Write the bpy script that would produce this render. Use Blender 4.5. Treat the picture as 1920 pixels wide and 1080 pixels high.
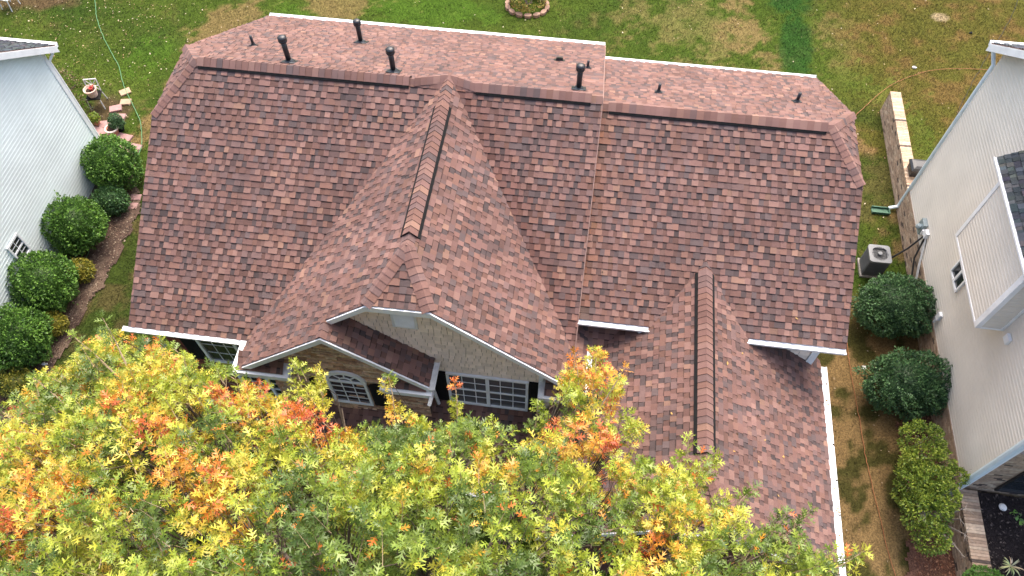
import bpy, math, random
import numpy as np
from mathutils import Vector as V, Matrix
random.seed(7)
rng = np.random.default_rng(11)
for o in list(bpy.data.objects): bpy.data.objects.remove(o)
SC = bpy.context.scene
COL = SC.collection
R = math.radians

# ------------------------------------------------------------ camera, sky, sun, exposure
CAM = np.array([0.758, -12.556, 20.0])
FPX, PITCH, YAW, ROLL = 1446.8, 57.9, 7.71, -0.158
t_, y_, r_ = R(PITCH), R(YAW), R(ROLL)
_fh = np.array([-math.sin(y_), math.cos(y_), 0.0]); _rt = np.array([math.cos(y_), math.sin(y_), 0.0])
FW = math.cos(t_) * _fh - math.sin(t_) * np.array([0, 0, 1.0]); _up = np.cross(_rt, FW)
RT = math.cos(r_) * _rt + math.sin(r_) * _up; UP = -math.sin(r_) * _rt + math.cos(r_) * _up
cd = bpy.data.cameras.new("camera"); cam = bpy.data.objects.new("camera", cd); COL.objects.link(cam)
M = Matrix.Identity(4)
for i in range(3):
    M[i][0] = RT[i]; M[i][1] = UP[i]; M[i][2] = -FW[i]; M[i][3] = CAM[i]
cam.matrix_world = M
cd.sensor_width = 36.0; cd.lens = FPX / 1920 * 36.0; cd.clip_end = 1000
SC.camera = cam
SUN_EL, SUN_AZ = 60, 8       # azimuth clockwise from +Y
w = bpy.data.worlds.new("World"); SC.world = w; w.use_nodes = True
nt = w.node_tree; bg = nt.nodes["Background"]
sky = nt.nodes.new("ShaderNodeTexSky"); sky.sky_type = 'NISHITA'; sky.sun_disc = False
sky.sun_elevation = R(SUN_EL); sky.sun_rotation = R(SUN_AZ); sky.dust_density = 6.0; sky.ozone_density = 0.6; sky.air_density = 0.9
nt.links.new(sky.outputs[0], bg.inputs[0]); bg.inputs[1].default_value = 0.15
sd = bpy.data.lights.new("sun", 'SUN'); sd.energy = .6; sd.angle = R(46); sd.color = (1, .93, .83)
sun = bpy.data.objects.new("sun", sd); COL.objects.link(sun); sun.location = (20, 5, 40)
dv = V((math.sin(R(SUN_AZ)) * math.cos(R(SUN_EL)), math.cos(R(SUN_AZ)) * math.cos(R(SUN_EL)), math.sin(R(SUN_EL))))
sun.rotation_euler = dv.to_track_quat('Z', 'Y').to_euler()
SC.view_settings.view_transform = 'Standard'; SC.view_settings.look = 'None'
SC.view_settings.exposure = 1.76; SC.view_settings.gamma = 1
SC.render.engine = 'CYCLES'

def ground_pt(u, v, z=0.0):
    d = FW * FPX + RT * (u - 960) + UP * (540 - v)
    k = (z - CAM[2]) / d[2]
    p = CAM + k * d
    return (float(p[0]), float(p[1]), z)

# ------------------------------------------------------------ materials
def mat(name, col=(.5, .5, .5), rough=.7, attr=None, metal=0, spec=.3, noise=None, bump=None, transl=0, coat=0):
    """plain / attribute-coloured Principled with procedural variation.
    noise=(scale, amount)  bump=(scale, strength)"""
    m = bpy.data.materials.new(name); m.use_nodes = True
    n = m.node_tree.nodes; l = m.node_tree.links; b = n["Principled BSDF"]
    b.inputs['Roughness'].default_value = rough; b.inputs['Metallic'].default_value = metal
    b.inputs['Specular IOR Level'].default_value = spec; b.inputs['Coat Weight'].default_value = coat
    b.inputs['Base Color'].default_value = (*col, 1)
    src = None
    if attr:
        a = n.new("ShaderNodeAttribute"); a.attribute_name = attr; src = a.outputs['Color']
    if noise:
        scs, amt = noise
        geo = n.new("ShaderNodeNewGeometry")
        tx = n.new("ShaderNodeTexNoise"); tx.inputs['Scale'].default_value = scs; tx.inputs['Detail'].default_value = 6
        l.new(geo.outputs['Position'], tx.inputs['Vector'])
        mr = n.new("ShaderNodeMapRange"); mr.inputs[1].default_value = .3; mr.inputs[2].default_value = .7
        mr.inputs[3].default_value = 1 - amt; mr.inputs[4].default_value = 1 + amt
        l.new(tx.outputs[0], mr.inputs[0])
        mx = n.new("ShaderNodeMix"); mx.data_type = 'RGBA'; mx.blend_type = 'MULTIPLY'; mx.inputs[0].default_value = 1
        if src: l.new(src, mx.inputs[6])
        else: mx.inputs[6].default_value = (*col, 1)
        l.new(mr.outputs[0], mx.inputs[7]); src = mx.outputs[2]
    if src: l.new(src, b.inputs['Base Color'])
    if bump:
        geo = n.new("ShaderNodeNewGeometry")
        tx = n.new("ShaderNodeTexNoise"); tx.inputs['Scale'].default_value = bump[0]; tx.inputs['Detail'].default_value = 4
        l.new(geo.outputs['Position'], tx.inputs['Vector'])
        bp = n.new("ShaderNodeBump"); bp.inputs['Strength'].default_value = bump[1]; bp.inputs['Distance'].default_value = .02
        l.new(tx.outputs[0], bp.inputs['Height']); l.new(bp.outputs[0], b.inputs['Normal'])
    if transl:
        tr = n.new("ShaderNodeBsdfTranslucent"); ms = n.new("ShaderNodeMixShader"); ms.inputs[0].default_value = transl
        if src: l.new(src, tr.inputs[0])
        else: tr.inputs[0].default_value = (*col, 1)
        l.new(b.outputs[0], ms.inputs[1]); l.new(tr.outputs[0], ms.inputs[2])
        l.new(ms.outputs[0], n["Material Output"].inputs[0])
    return m

def mat_brick(name, c1, c2, mortar, axis, bw, bh, msz=.012, dark=None):
    m = bpy.data.materials.new(name); m.use_nodes = True
    n = m.node_tree.nodes; l = m.node_tree.links; b = n["Principled BSDF"]; b.inputs['Roughness'].default_value = .9
    b.inputs['Specular IOR Level'].default_value = .2
    geo = n.new("ShaderNodeNewGeometry"); sp = n.new("ShaderNodeSeparateXYZ"); cb = n.new("ShaderNodeCombineXYZ")
    l.new(geo.outputs['Position'], sp.inputs[0])
    l.new(sp.outputs['XYZ'.index(axis[0])], cb.inputs[0]); l.new(sp.outputs['XYZ'.index(axis[1])], cb.inputs[1])
    bk = n.new("ShaderNodeTexBrick"); l.new(cb.outputs[0], bk.inputs['Vector'])
    bk.inputs['Scale'].default_value = 1; bk.inputs['Brick Width'].default_value = bw; bk.inputs['Row Height'].default_value = bh
    bk.inputs['Mortar Size'].default_value = msz; bk.inputs['Color1'].default_value = (*c1, 1); bk.inputs['Color2'].default_value = (*c2, 1)
    bk.inputs['Mortar'].default_value = (*mortar, 1); bk.inputs['Bias'].default_value = -.1; bk.inputs['Mortar Smooth'].default_value = .2
    out = bk.outputs['Color']
    tx = n.new("ShaderNodeTexNoise"); tx.inputs['Scale'].default_value = 3.0; tx.inputs['Detail'].default_value = 8
    l.new(geo.outputs['Position'], tx.inputs['Vector'])
    mr = n.new("ShaderNodeMapRange"); mr.inputs[1].default_value = .3; mr.inputs[2].default_value = .7; mr.inputs[3].default_value = .6; mr.inputs[4].default_value = 1.35
    l.new(tx.outputs[0], mr.inputs[0])
    mx = n.new("ShaderNodeMix"); mx.data_type = 'RGBA'; mx.blend_type = 'MULTIPLY'; mx.inputs[0].default_value = 1
    l.new(out, mx.inputs[6]); l.new(mr.outputs[0], mx.inputs[7]); out = mx.outputs[2]
    l.new(out, b.inputs['Base Color'])
    bp = n.new("ShaderNodeBump"); bp.inputs['Strength'].default_value = .6; bp.inputs['Distance'].default_value = .01; bp.invert = True
    l.new(bk.outputs['Fac'], bp.inputs['Height']); l.new(bp.outputs[0], b.inputs['Normal'])
    return m

MT = {}
MT['shingle'] = mat('shingle', attr='tint', rough=.93, noise=(1.1, .16), bump=(140, .5), spec=.35)
MT['white'] = mat('white_trim', (.77, .79, .80), .45, noise=(2.5, .09))
MT['white_old'] = mat('weathered_white', (.62, .63, .62), .6, noise=(9, .15))
MT['black'] = mat('black_metal', (.018, .018, .02), .35, spec=.5, noise=(8, .3))
MT['blackmatte'] = mat('black_paint', (.008, .008, .008), .95, noise=(8, .3))
MT['flash'] = mat('dark_flashing', (.05, .055, .06), .4, metal=.3, noise=(10, .3))
MT['siding_blue'] = mat('pale_blue_siding', (.72, .80, .785), .6, noise=(1.3, .07), bump=(30, .05))
MT['siding_beige'] = mat('beige_siding', (.66, .62, .545), .6, noise=(1.1, .06), bump=(30, .05))
MT['shake'] = mat('shake_siding', attr='tint', rough=.8, noise=(6, .08))
MT['stone'] = mat('ledge_stone', attr='tint', rough=.9, noise=(14, .3), bump=(40, .8))
MT['brick'] = mat('brick', attr='tint', rough=.9, noise=(12, .2), bump=(60, .5))
MT['mortar'] = mat('mortar', (.36, .29, .24), .95, noise=(6, .2))
MT['glass'] = mat('window_glass', (.02, .025, .03), .06, spec=.8)
MT['dimglass'] = mat('glass_over_blinds', (.085, .09, .095), .08, spec=.7)
MT['blind'] = mat('window_blind', (.35, .36, .37), .6)
MT['leaf'] = mat('oak_leaf', attr='tint', rough=.42, transl=.20, spec=.5)
MT['shrub'] = mat('shrub_leaf', attr='tint', rough=.5, transl=.2, spec=.35)
MT['bark'] = mat('bark', (.13, .10, .075), .9, noise=(10, .35), bump=(25, .8))
MT['twig'] = mat('twig_bark', (.27, .20, .12), .8, noise=(10, .25))
MT['ground'] = mat('lawn_soil', attr='tint', rough=1, noise=(22, .4), bump=(35, 1.0), spec=.05)
MT['grass'] = mat('grass_blade', attr='tint', rough=.7, transl=.2, spec=.15)
MT['mulch'] = mat('mulch', attr='tint', rough=1, noise=(40, .5), bump=(45, 1.0), spec=.05)
MT['chip'] = mat('chip', attr='tint', rough=.95, spec=.1)
MT['paver'] = mat('pink_paver', (.33, .20, .185), .9, noise=(9, .15), bump=(80, .3))
MT['paver_tan'] = mat('tan_paver', (.37, .255, .17), .9, noise=(9, .15), bump=(80, .3))
MT['terracotta'] = mat('terracotta', (.42, .19, .12), .8, noise=(12, .2))
MT['potbeige'] = mat('beige_pot', (.5, .36, .29), .8, noise=(12, .15))
MT['potrim'] = mat('pale_rim', (.6, .54, .48), .8, noise=(12, .15))
MT['red'] = mat('red_plastic', (.5, .09, .07), .5)
MT['hose'] = mat('green_hose', (.09, .22, .10), .5)
MT['cord'] = mat('orange_cord', (.30, .11, .045), .5)
MT['cable'] = mat('black_cable', (.02, .02, .02), .5)
MT['acgrey'] = mat('ac_grey', (.095, .10, .108), .5, noise=(10, .1))
MT['acpale'] = mat('ac_pale', (.19, .198, .208), .5, noise=(10, .1))
MT['metergrey'] = mat('meter_grey', (.30, .36, .38), .4, metal=.3, noise=(10, .1))
MT['splash'] = mat('green_plastic', (.04, .11, .07), .55, noise=(10, .2))
MT['concrete'] = mat('concrete', (.27, .25, .22), .9, noise=(10, .2))
MT['darkroof'] = mat('dark_shingle', attr='tint', rough=.9, noise=(6, .15), bump=(120, .5))
MT['rock'] = mat('white_stone', (.7, .68, .64), .9, noise=(20, .1))

# ------------------------------------------------------------ mesh collector
class MB:
    def __init__(s): s.v = []; s.f = []; s.c = []
    def face(s, pts, col=(.5, .5, .5)):
        i = len(s.v); s.v += [tuple(map(float, p)) for p in pts]; s.f.append(tuple(range(i, i + len(pts)))); s.c.append(col)
    def box(s, a, b, col=(.5, .5, .5)):
        x0, y0, z0 = [min(a[i], b[i]) for i in range(3)]; x1, y1, z1 = [max(a[i], b[i]) for i in range(3)]
        p = [(x0,y0,z0),(x1,y0,z0),(x1,y1,z0),(x0,y1,z0),(x0,y0,z1),(x1,y0,z1),(x1,y1,z1),(x0,y1,z1)]
        i = len(s.v); s.v += p
        for f in ((3,2,1,0),(4,5,6,7),(0,1,5,4),(1,2,6,5),(2,3,7,6),(3,0,4,7)): s.f.append(tuple(i + k for k in f)); s.c.append(col)
    def bar(s, a, b, wd, ht, up=(0, 0, 1), col=(.5, .5, .5)):
        """rectangular bar from a to b; a,b on its top centre line"""
        a, b, up = V(a), V(b), V(up); d = (b - a).normalized(); sd_ = d.cross(up).normalized(); u2 = sd_.cross(d).normalized()
        q = []
        for p in (a, b):
            for (sx, sz) in ((-1, 0), (1, 0), (1, -1), (-1, -1)): q.append(p + sd_ * (sx * wd / 2) + u2 * (sz * ht))
        i = len(s.v); s.v += [tuple(k) for k in q]
        for f in ((0,1,2,3),(7,6,5,4),(1,0,4,5),(2,1,5,6),(3,2,6,7),(0,3,7,4)): s.f.append(tuple(i + k for k in f)); s.c.append(col)
    def prism(s, poly, d, col=(.5, .5, .5)):
        d = V(d); n = len(poly); i = len(s.v); s.v += [tuple(V(p)) for p in poly] + [tuple(V(p) + d) for p in poly]
        s.f.append(tuple(i + k for k in range(n - 1, -1, -1))); s.c.append(col); s.f.append(tuple(i + n + k for k in range(n))); s.c.append(col)
        for k in range(n): s.f.append((i + k, i + (k + 1) % n, i + n + (k + 1) % n, i + n + k)); s.c.append(col)
    def tube(s, pts, rad, n=8, col=(.5, .5, .5), cap=True):
        pts = [V(p) for p in pts]; rad = rad if isinstance(rad, (list, tuple)) else [rad] * len(pts); i0 = len(s.v)
        ref = None
        for k, p in enumerate(pts):
            d = (pts[min(k + 1, len(pts) - 1)] - pts[max(k - 1, 0)]).normalized()
            if ref is None: ref = V((0, 0, 1)) if abs(d.z) < .9 else V((1, 0, 0))
            a = d.cross(ref).normalized(); b = a.cross(d).normalized(); ref = b
            for j in range(n):
                an = 2 * math.pi * j / n; s.v.append(tuple(p + a * (math.cos(an) * rad[k]) + b * (math.sin(an) * rad[k])))
        for k in range(len(pts) - 1):
            for j in range(n):
                s.f.append((i0 + k*n + j, i0 + k*n + (j+1) % n, i0 + (k+1)*n + (j+1) % n, i0 + (k+1)*n + j)); s.c.append(col)
        if cap:
            s.f.append(tuple(i0 + j for j in range(n - 1, -1, -1))); s.c.append(col)
            k = len(pts) - 1; s.f.append(tuple(i0 + k*n + j for j in range(n))); s.c.append(col)
    def lathe(s, c, prof, n=16, col=(.5, .5, .5), close=True):
        i0 = len(s.v)
        for (r, z) in prof:
            for j in range(n):
                a = 2 * math.pi * j / n; s.v.append((c[0] + r * math.cos(a), c[1] + r * math.sin(a), c[2] + z))
        for k in range(len(prof) - 1):
            for j in range(n): s.f.append((i0+k*n+j, i0+k*n+(j+1) % n, i0+(k+1)*n+(j+1) % n, i0+(k+1)*n+j)); s.c.append(col)
        if close:
            s.f.append(tuple(i0 + j for j in range(n - 1, -1, -1))); s.c.append(col)
            k = len(prof) - 1; s.f.append(tuple(i0 + k*n + j for j in range(n))); s.c.append(col)
    def build(s, name, m, parent=None, smooth=False, tint=True):
        me = bpy.data.meshes.new(name); me.from_pydata(s.v, [], s.f); me.materials.append(m)
        if tint:
            a = me.attributes.new('tint', 'FLOAT_COLOR', 'FACE'); arr = np.ones((len(s.f), 4), np.float32); arr[:, :3] = np.array(s.c, np.float32).reshape(-1, 3)
            a.data.foreach_set('color', arr.ravel())
        if smooth: me.polygons.foreach_set('use_smooth', [True] * len(me.polygons))
        o = bpy.data.objects.new(name, me); COL.objects.link(o)
        if parent: attach(o, parent)
        return o

ORG = {}
def attach(o, parent):
    """parent, keeping world position (parents are unrotated empties or meshes)"""
    off = V((0, 0, 0)); p = parent
    while p: off += V(p.location); p = p.parent
    o.parent = parent
    if o.type == 'MESH' and o.data.users == 1: o.data.transform(Matrix.Translation(-off))
    else: o.location = V(o.location) - off
def empty(name, loc, label, cat, group=None):
    o = bpy.data.objects.new(name, None); COL.objects.link(o); o.location = loc; o.empty_display_size = .3
    tag(o, label, cat, group); return o
def tag(o, label, cat, group=None, kind=None):
    if label: o['label'] = label
    if cat: o['category'] = cat
    if group: o['group'] = group
    if kind: o['kind'] = kind
    return o

def np_mesh(name, verts, faces_flat, sizes, m, tint, domain='FACE', parent=None):
    me = bpy.data.meshes.new(name); nv = len(verts); nf = len(sizes)
    me.vertices.add(nv); me.vertices.foreach_set('co', np.asarray(verts, np.float32).ravel())
    me.loops.add(len(faces_flat)); me.loops.foreach_set('vertex_index', np.asarray(faces_flat, np.int32))
    me.polygons.add(nf); st = np.concatenate([[0], np.cumsum(sizes)[:-1]]).astype(np.int32)
    me.polygons.foreach_set('loop_start', st); me.polygons.foreach_set('loop_total', np.asarray(sizes, np.int32))
    me.update(calc_edges=True); me.materials.append(m)
    a = me.attributes.new('tint', 'FLOAT_COLOR', domain); arr = np.ones((len(tint), 4), np.float32); arr[:, :3] = tint
    a.data.foreach_set('color', arr.ravel())
    o = bpy.data.objects.new(name, me); COL.objects.link(o)
    if parent: attach(o, parent)
    return o

def clip(poly, cl):
    """clip polygon (list of (u,v)) against convex ccw polygon cl"""
    out = poly
    for i in range(len(cl)):
        ax, ay = cl[i]; bx, by = cl[(i + 1) % len(cl)]; inp = out; out = []
        if not inp: return []
        sd2 = [(bx - ax) * (p[1] - ay) - (by - ay) * (p[0] - ax) for p in inp]
        for k in range(len(inp)):
            p, q = inp[k], inp[(k + 1) % len(inp)]; a, b = sd2[k], sd2[(k + 1) % len(inp)]
            if a >= 0: out.append(p)
            if (a >= 0) != (b >= 0):
                tt = a / (a - b); out.append((p[0] + tt * (q[0] - p[0]), p[1] + tt * (q[1] - p[1])))
    return out
def ccw(poly):
    a = sum(poly[i][0] * poly[(i+1) % len(poly)][1] - poly[(i+1) % len(poly)][0] * poly[i][1] for i in range(len(poly)))
    return poly if a > 0 else poly[::-1]

# ------------------------------------------------------------ value noise
def vnoise(x, y, seed=0):
    xi = np.floor(x).astype(np.int64); yi = np.floor(y).astype(np.int64); fx = x - xi; fy = y - yi
    fx = fx * fx * (3 - 2 * fx); fy = fy * fy * (3 - 2 * fy)
    def h(a, b):
        n = (a * 374761393 + b * 668265263 + seed * 982451653) & 0xffffffff
        n = ((n ^ (n >> 13)) * 1274126177) & 0xffffffff
        return ((n ^ (n >> 16)) & 0xffff) / 65535.0
    return (h(xi, yi) * (1 - fx) + h(xi + 1, yi) * fx) * (1 - fy) + (h(xi, yi + 1) * (1 - fx) + h(xi + 1, yi + 1) * fx) * fy
def fbm(x, y, seed=0, o=4):
    s = 0; a = .5; t = 0
    for i in range(o): s = s + a * vnoise(x * 2**i, y * 2**i, seed + i); t += a; a *= .5
    return s / t
def sstep(a, b, x): t = np.clip((x - a) / (b - a), 0, 1); return t * t * (3 - 2 * t)

# ------------------------------------------------------------ shingles
PAL = [((.190, .108, .093), 6), ((.225, .132, .110), 3.4), ((.205, .112, .088), 2.2), ((.155, .098, .090), 3.2), ((.112, .082, .080), 1.5), ((.255, .150, .112), .5), ((.175, .096, .080), 3)]
PW = [p[1] for p in PAL]; PC = [(p[0][0] * .89, p[0][1] * .875, p[0][2] * .86) for p in PAL]
PWG = [3, 1.2, 1.2, 4.5, 4, .2, 3]      # the recessed tabs are mostly the darker blends
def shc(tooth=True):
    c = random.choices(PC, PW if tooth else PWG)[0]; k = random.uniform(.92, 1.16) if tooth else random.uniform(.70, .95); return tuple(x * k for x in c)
def shingles(mb, org, ud, dn, poly, exp=.143, colf=shc, th=.02, deck=.07, vref=None, tonef=None):
    """lay courses of laminated shingles on the plane org + u*ud + v*dn (dn points down the slope), cut to the convex poly"""
    org, ud, dn = V(org), V(ud).normalized(), V(dn).normalized(); nn = ud.cross(dn).normalized()
    if nn.z < 0: nn = -nn
    poly = ccw(poly); us = [p[0] for p in poly]; vs = [p[1] for p in poly]
    u0, u1, v0, v1 = min(us), max(us), min(vs), max(vs)
    P = lambda u, v, h: org + ud * u + dn * v + nn * h
    base = [P(u, v, 0) for u, v in poly]
    mb.prism(base, -nn * deck, (.12, .07, .06))
    vr = v1 if vref is None else vref
    rows = int(math.ceil((vr - v0) / exp))
    for r in range(rows):
        vb = vr - r * exp; vt = vb - exp
        u = u0 - random.uniform(0, .3); tooth = random.random() < .5; run = 0
        while u < u1:
            wd = random.uniform(.098, .145) if tooth else random.uniform(.078, .128)
            if random.random() < .13: wd *= random.choice((1.5, 2.0))
            hb = th if tooth else th * .3
            col = colf(tooth) if colf is not shc else shc(tooth)
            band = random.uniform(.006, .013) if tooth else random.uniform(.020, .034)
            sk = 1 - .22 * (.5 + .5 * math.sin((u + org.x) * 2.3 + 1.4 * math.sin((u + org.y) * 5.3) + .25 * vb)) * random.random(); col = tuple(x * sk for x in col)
            if tonef: st = tonef(u + wd / 2, vb); col = tuple(col[i] * st[i] for i in range(3))     # band: factory-dark head strip, also a painted shadow line under the course above
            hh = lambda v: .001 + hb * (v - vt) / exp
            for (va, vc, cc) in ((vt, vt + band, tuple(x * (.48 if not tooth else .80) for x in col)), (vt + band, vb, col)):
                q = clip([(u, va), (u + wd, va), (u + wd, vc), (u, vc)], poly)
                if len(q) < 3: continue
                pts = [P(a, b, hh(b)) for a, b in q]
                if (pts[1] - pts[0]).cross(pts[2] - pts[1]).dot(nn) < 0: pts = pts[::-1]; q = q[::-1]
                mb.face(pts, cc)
                for k in range(len(q)):
                    a, b = q[k], q[(k + 1) % len(q)]
                    if (abs(a[1] - vb) < 1e-6 and abs(b[1] - vb) < 1e-6) or (tooth and abs(a[0] - b[0]) < 1e-6 and (abs(a[0] - u) < 1e-6 or abs(a[0] - u - wd) < 1e-6)):
                        mb.face([P(a[0], a[1], hh(a[1])), P(a[0], a[1], -.002), P(b[0], b[1], -.002), P(b[0], b[1], hh(b[1]))], tuple(x * .68 for x in col))  # drop faces in a darker colour, adding painted shade to the course line
            u += wd; tooth = (not tooth) if random.random() < .88 else tooth
    return mb

def perp(a, b, c):
    """direction from the line ab towards point c, square to the line"""
    a, b, c = V(a), V(b), V(c); d = (b - a).normalized(); e = c - a; return (e - d * e.dot(d)).normalized()
def caps(mb, a, b, s1, s2, half=.15, lift=.012, exp=.145, gap=None, colf=shc):
    """overlapping cap shingles along the ridge or hip a->b (exposed ends towards b). s1, s2: directions down each side."""
    a, b, s1, s2 = V(a), V(b), V(s1).normalized(), V(s2).normalized(); L = (b - a).length; d = (b - a) / L
    up = (d.cross(s1)); up = up if up.z > 0 else -up
    up2 = d.cross(s2); up2 = up2 if up2.z > 0 else -up2
    um = (up + up2).normalized(); n = max(1, int(round(L / exp))); e = L / n
    for i in range(n):
        col = shc(); k = random.uniform(-.006, .006)
        sec = []
        for tt, h in ((i * e - .02, lift + .0), ((i + 1) * e + k, lift + .016)):
            p = a + d * tt
            sec.append([p + s1 * half + up * h * .8, p + s1 * half * .45 + um * (h + .012), p + um * (h + .018), p + s2 * half * .45 + um * (h + .012), p + s2 * half + up2 * h * .8])
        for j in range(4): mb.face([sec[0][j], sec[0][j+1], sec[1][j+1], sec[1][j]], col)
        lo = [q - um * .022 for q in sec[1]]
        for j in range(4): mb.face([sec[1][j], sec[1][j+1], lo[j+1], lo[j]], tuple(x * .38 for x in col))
    return mb
def vent(a, b, s1, s2, parent, half=.15, lift=.05, ext=.05):
    """raised ridge vent: black baffle with cap shingles on top"""
    a, b = V(a), V(b); d = (b - a).normalized(); s1, s2 = V(s1).normalized(), V(s2).normalized()
    up = V((0, 0, 1)); m = MB()
    for sv in (s1, s2):
        nv = d.cross(sv).normalized(); nv = nv if nv.z > 0 else -nv
        q = [sv * .02, sv * (half + ext), sv * (half + ext) + nv * (lift * .7), sv * (half - .02) + nv * (lift + .0), sv * .02 + nv * lift]
        m.prism([a + d * .01 + x for x in q], (b - a) - d * .02)
    o = m.build('ridge_vent', MT['blackmatte'], parent)
    c = MB(); caps(c, a, b, s1, s2, half, lift + .008); return o, c

# ============================================================ GROUND
HX = [(-9.0, 6.6, -5.2, 5.2)]
def lawn_color(x, y):
    """albedo of turf at (x, y): returns (N,3)"""
    n1 = fbm(x * .55, y * .55, 1); n2 = fbm(x * 1.7, y * 1.7, 9); n3 = fbm(x * 6, y * 6, 21, 3)
    green = np.stack([.062 + .04 * n2, .115 + .05 * n2, .018 + .01 * n2], -1)
    deep = np.array([.035, .085, .016]); tan = np.array([.27, .20, .105]); olive = np.array([.145, .12, .035]); vivid = np.array([.075, .17, .02]); dirt = np.array([.27, .19, .105])
    pale = np.array([.20, .20, .08])
    c = green
    def mixin(c, col, m): m = np.clip(m, 0, 1)[..., None]; return c * (1 - m) + col * m
    blob = lambda cx, cy, rx, ry: np.exp(-(((x - cx) / rx) ** 2 + ((y - cy) / ry) ** 2))
    rag = lambda m, k=1.6: sstep(.35, .65, m + k * (n2 * .6 + n3 * .4 - .5))
    c = mixin(c, deep, sstep(.42, .78, n1 * .7 + n2 * .3 + .15 * (n3 - .5)) * .8)
    c = mixin(c, np.array([.16, .145, .055]), .5 * sstep(.46, .66, n2 * .6 + n3 * .4) * sstep(-2, 3, x))
    c = mixin(c, np.array([.15, .13, .055]), .35 * sstep(.5, .7, n2 * .6 + n3 * .4))
    c = mixin(c, vivid, .8 * rag(np.maximum(blob(-16, 8.2, 2.0, 1.6) * .6, blob(-6.2, 12.6, 3.6, 1.4))))
    c = mixin(c, vivid, .75 * rag(blob(-11, 11.6, 1.5, 1.0) * .7))
    c = mixin(c, tan, .7 * rag(np.maximum(blob(-13.3, 9.8, 1.4, 3.0), blob(-9.6, 12.3, 1.6, 1.2)) * .95))
    c = mixin(c, tan, .8 * rag(np.maximum(blob(-13.9, 6.9, .8, .7), blob(-14.6, 4.6, .5, 1.6)) * .8))
    c = mixin(c, pale, .65 * rag(np.maximum(blob(4.6, 12.8, 3.4, 2.6) * .75, blob(10.2, 12.8, 1.2, 2.6) * .7)))
    c = mixin(c, tan, .6 * rag(np.maximum(blob(6.4, 13.2, 1.0, 2.6), blob(7.2, 11.2, .8, .8)) * .7))
    c = mixin(c, np.array([.025, .095, .02]), .85 * rag(np.maximum(blob(8.35, 12.2, .75, 2.6), blob(8.2, 15, 1.2, 1.4)) * .95, 1.0))
    right = sstep(8.6, 11.2, x + 1.2 * (n1 - .5)) * sstep(2, 6, y)
    c = mixin(c, olive, .8 * right * (.55 + .6 * n2)); c = mixin(c, np.array([.20, .135, .06]), .6 * right * sstep(.5, .7, n2))
    c = mixin(c, green, .75 * rag(blob(12.6, 7.6, .9, 2.2) * .75) ); c = mixin(c, green * 1.2, .6 * rag(blob(10.6, 10.2, 1.4, 1.3) * .7))
    # side yard, right of the house
    side = sstep(6.5, 7.2, x) * (1 - sstep(11, 12, x)) * (1 - sstep(8.6, 9.6, y))
    far = sstep(-.6, 1.6, y)
    c = mixin(c, dirt, side * (1 - far) * .92); c = mixin(c, np.array([.055, .065, .02]), side * (1 - far) * sstep(.50, .60, n2) * .9)
    c = mixin(c, dirt * 1.0, side * far * sstep(.52, .66, n2) * .7); c = mixin(c, np.array([.05, .085, .02]), side * far * sstep(.4, .55, 1 - n1) * .7)
    # left strip between bed and house
    ls = (1 - sstep(-9.5, -8.5, x)) * sstep(-15, -14, x) * (1 - sstep(2.5, 4, y))
    c = mixin(c, np.array([.052, .085, .022]), ls * .8); c = mixin(c, np.array([.16, .115, .07]), ls * sstep(.54, .66, n2) * .45)
    # bare ground around the stones
    c = mixin(c, np.array([.10, .075, .05]), .9 * sstep(.3, .6, blob(-16.2, 5.2, .9, 1.1) + .4 * (n2 - .5)))
    c = mixin(c, np.array([.15, .10, .07]), .8 * sstep(.3, .6, blob(-23, 11, 3.2, .9) + .4 * (n2 - .5)))
    c = mixin(c, np.array([.42, .36, .26]), .9 * sstep(.4, .7, blob(14.06, 14.5, .42, .3)))
    c = c * (.80 + .4 * n3)[..., None]; g = c.mean(-1, keepdims=True)
    return (c * .97 + g * .03) * np.array([.62, .565, .45])
def axis(lo, hi, step):
    a = np.arange(lo, hi + 1e-6, step); out = [lo - 140, lo - 80, lo - 40, lo - 20, lo - 10, lo - 4]; return np.concatenate([out, a, [hi + 4, hi + 10, hi + 20, hi + 40, hi + 80, hi + 140]])
gx_, gy_ = axis(-25, 19.4, .12), axis(-11, 17.2, .12)
XX, YY = np.meshgrid(gx_, gy_)
ZZ = .03 * (fbm(XX * .8, YY * .8, 5) - .5) - .012
nx, ny = len(gx_), len(gy_)
idx = np.arange(nx * ny).reshape(ny, nx)
fc = np.stack([idx[:-1, :-1], idx[:-1, 1:], idx[1:, 1:], idx[1:, :-1]], -1).reshape(-1, 4)
lc = lawn_color(XX.ravel(), YY.ravel())
g = np_mesh('lawn', np.stack([XX, YY, ZZ], -1).reshape(-1, 3), fc.ravel(), np.full(len(fc), 4), MT['ground'], lc, 'POINT'); g['kind'] = 'structure'

def bed_edge_left(y):  # right-hand edge of the left mulch bed
    return np.interp(y, [-9, -6, -4.7, -3, -1.4, 1, 2.6, 3.6], [-13.9, -13.8, -13.65, -13.55, -13.35, -13.35, -14.0, -14.6])
def patch(name, x0, x1, y0, y1, fn, colf, z=.012, st=.07):
    xs = np.arange(x0, x1, st); ys = np.arange(y0, y1, st); X, Y = np.meshgrid(xs, ys)
    Z = z + .035 * fbm(X * 4, Y * 4, 3)
    i = np.arange(X.size).reshape(X.shape); cx = (X[:-1, :-1] + st / 2); cy = (Y[:-1, :-1] + st / 2)
    k = fn(cx, cy) + .9 * (fbm(cx * 2.5, cy * 2.5, 4) - .5) * .5 > 0
    f = np.stack([i[:-1, :-1][k], i[:-1, 1:][k], i[1:, 1:][k], i[1:, :-1][k]], -1)
    o = np_mesh(name, np.stack([X, Y, Z], -1).reshape(-1, 3), f.ravel(), np.full(len(f), 4), MT['mulch'], colf(X.ravel(), Y.ravel()), 'POINT'); o['kind'] = 'structure'; return o
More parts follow.
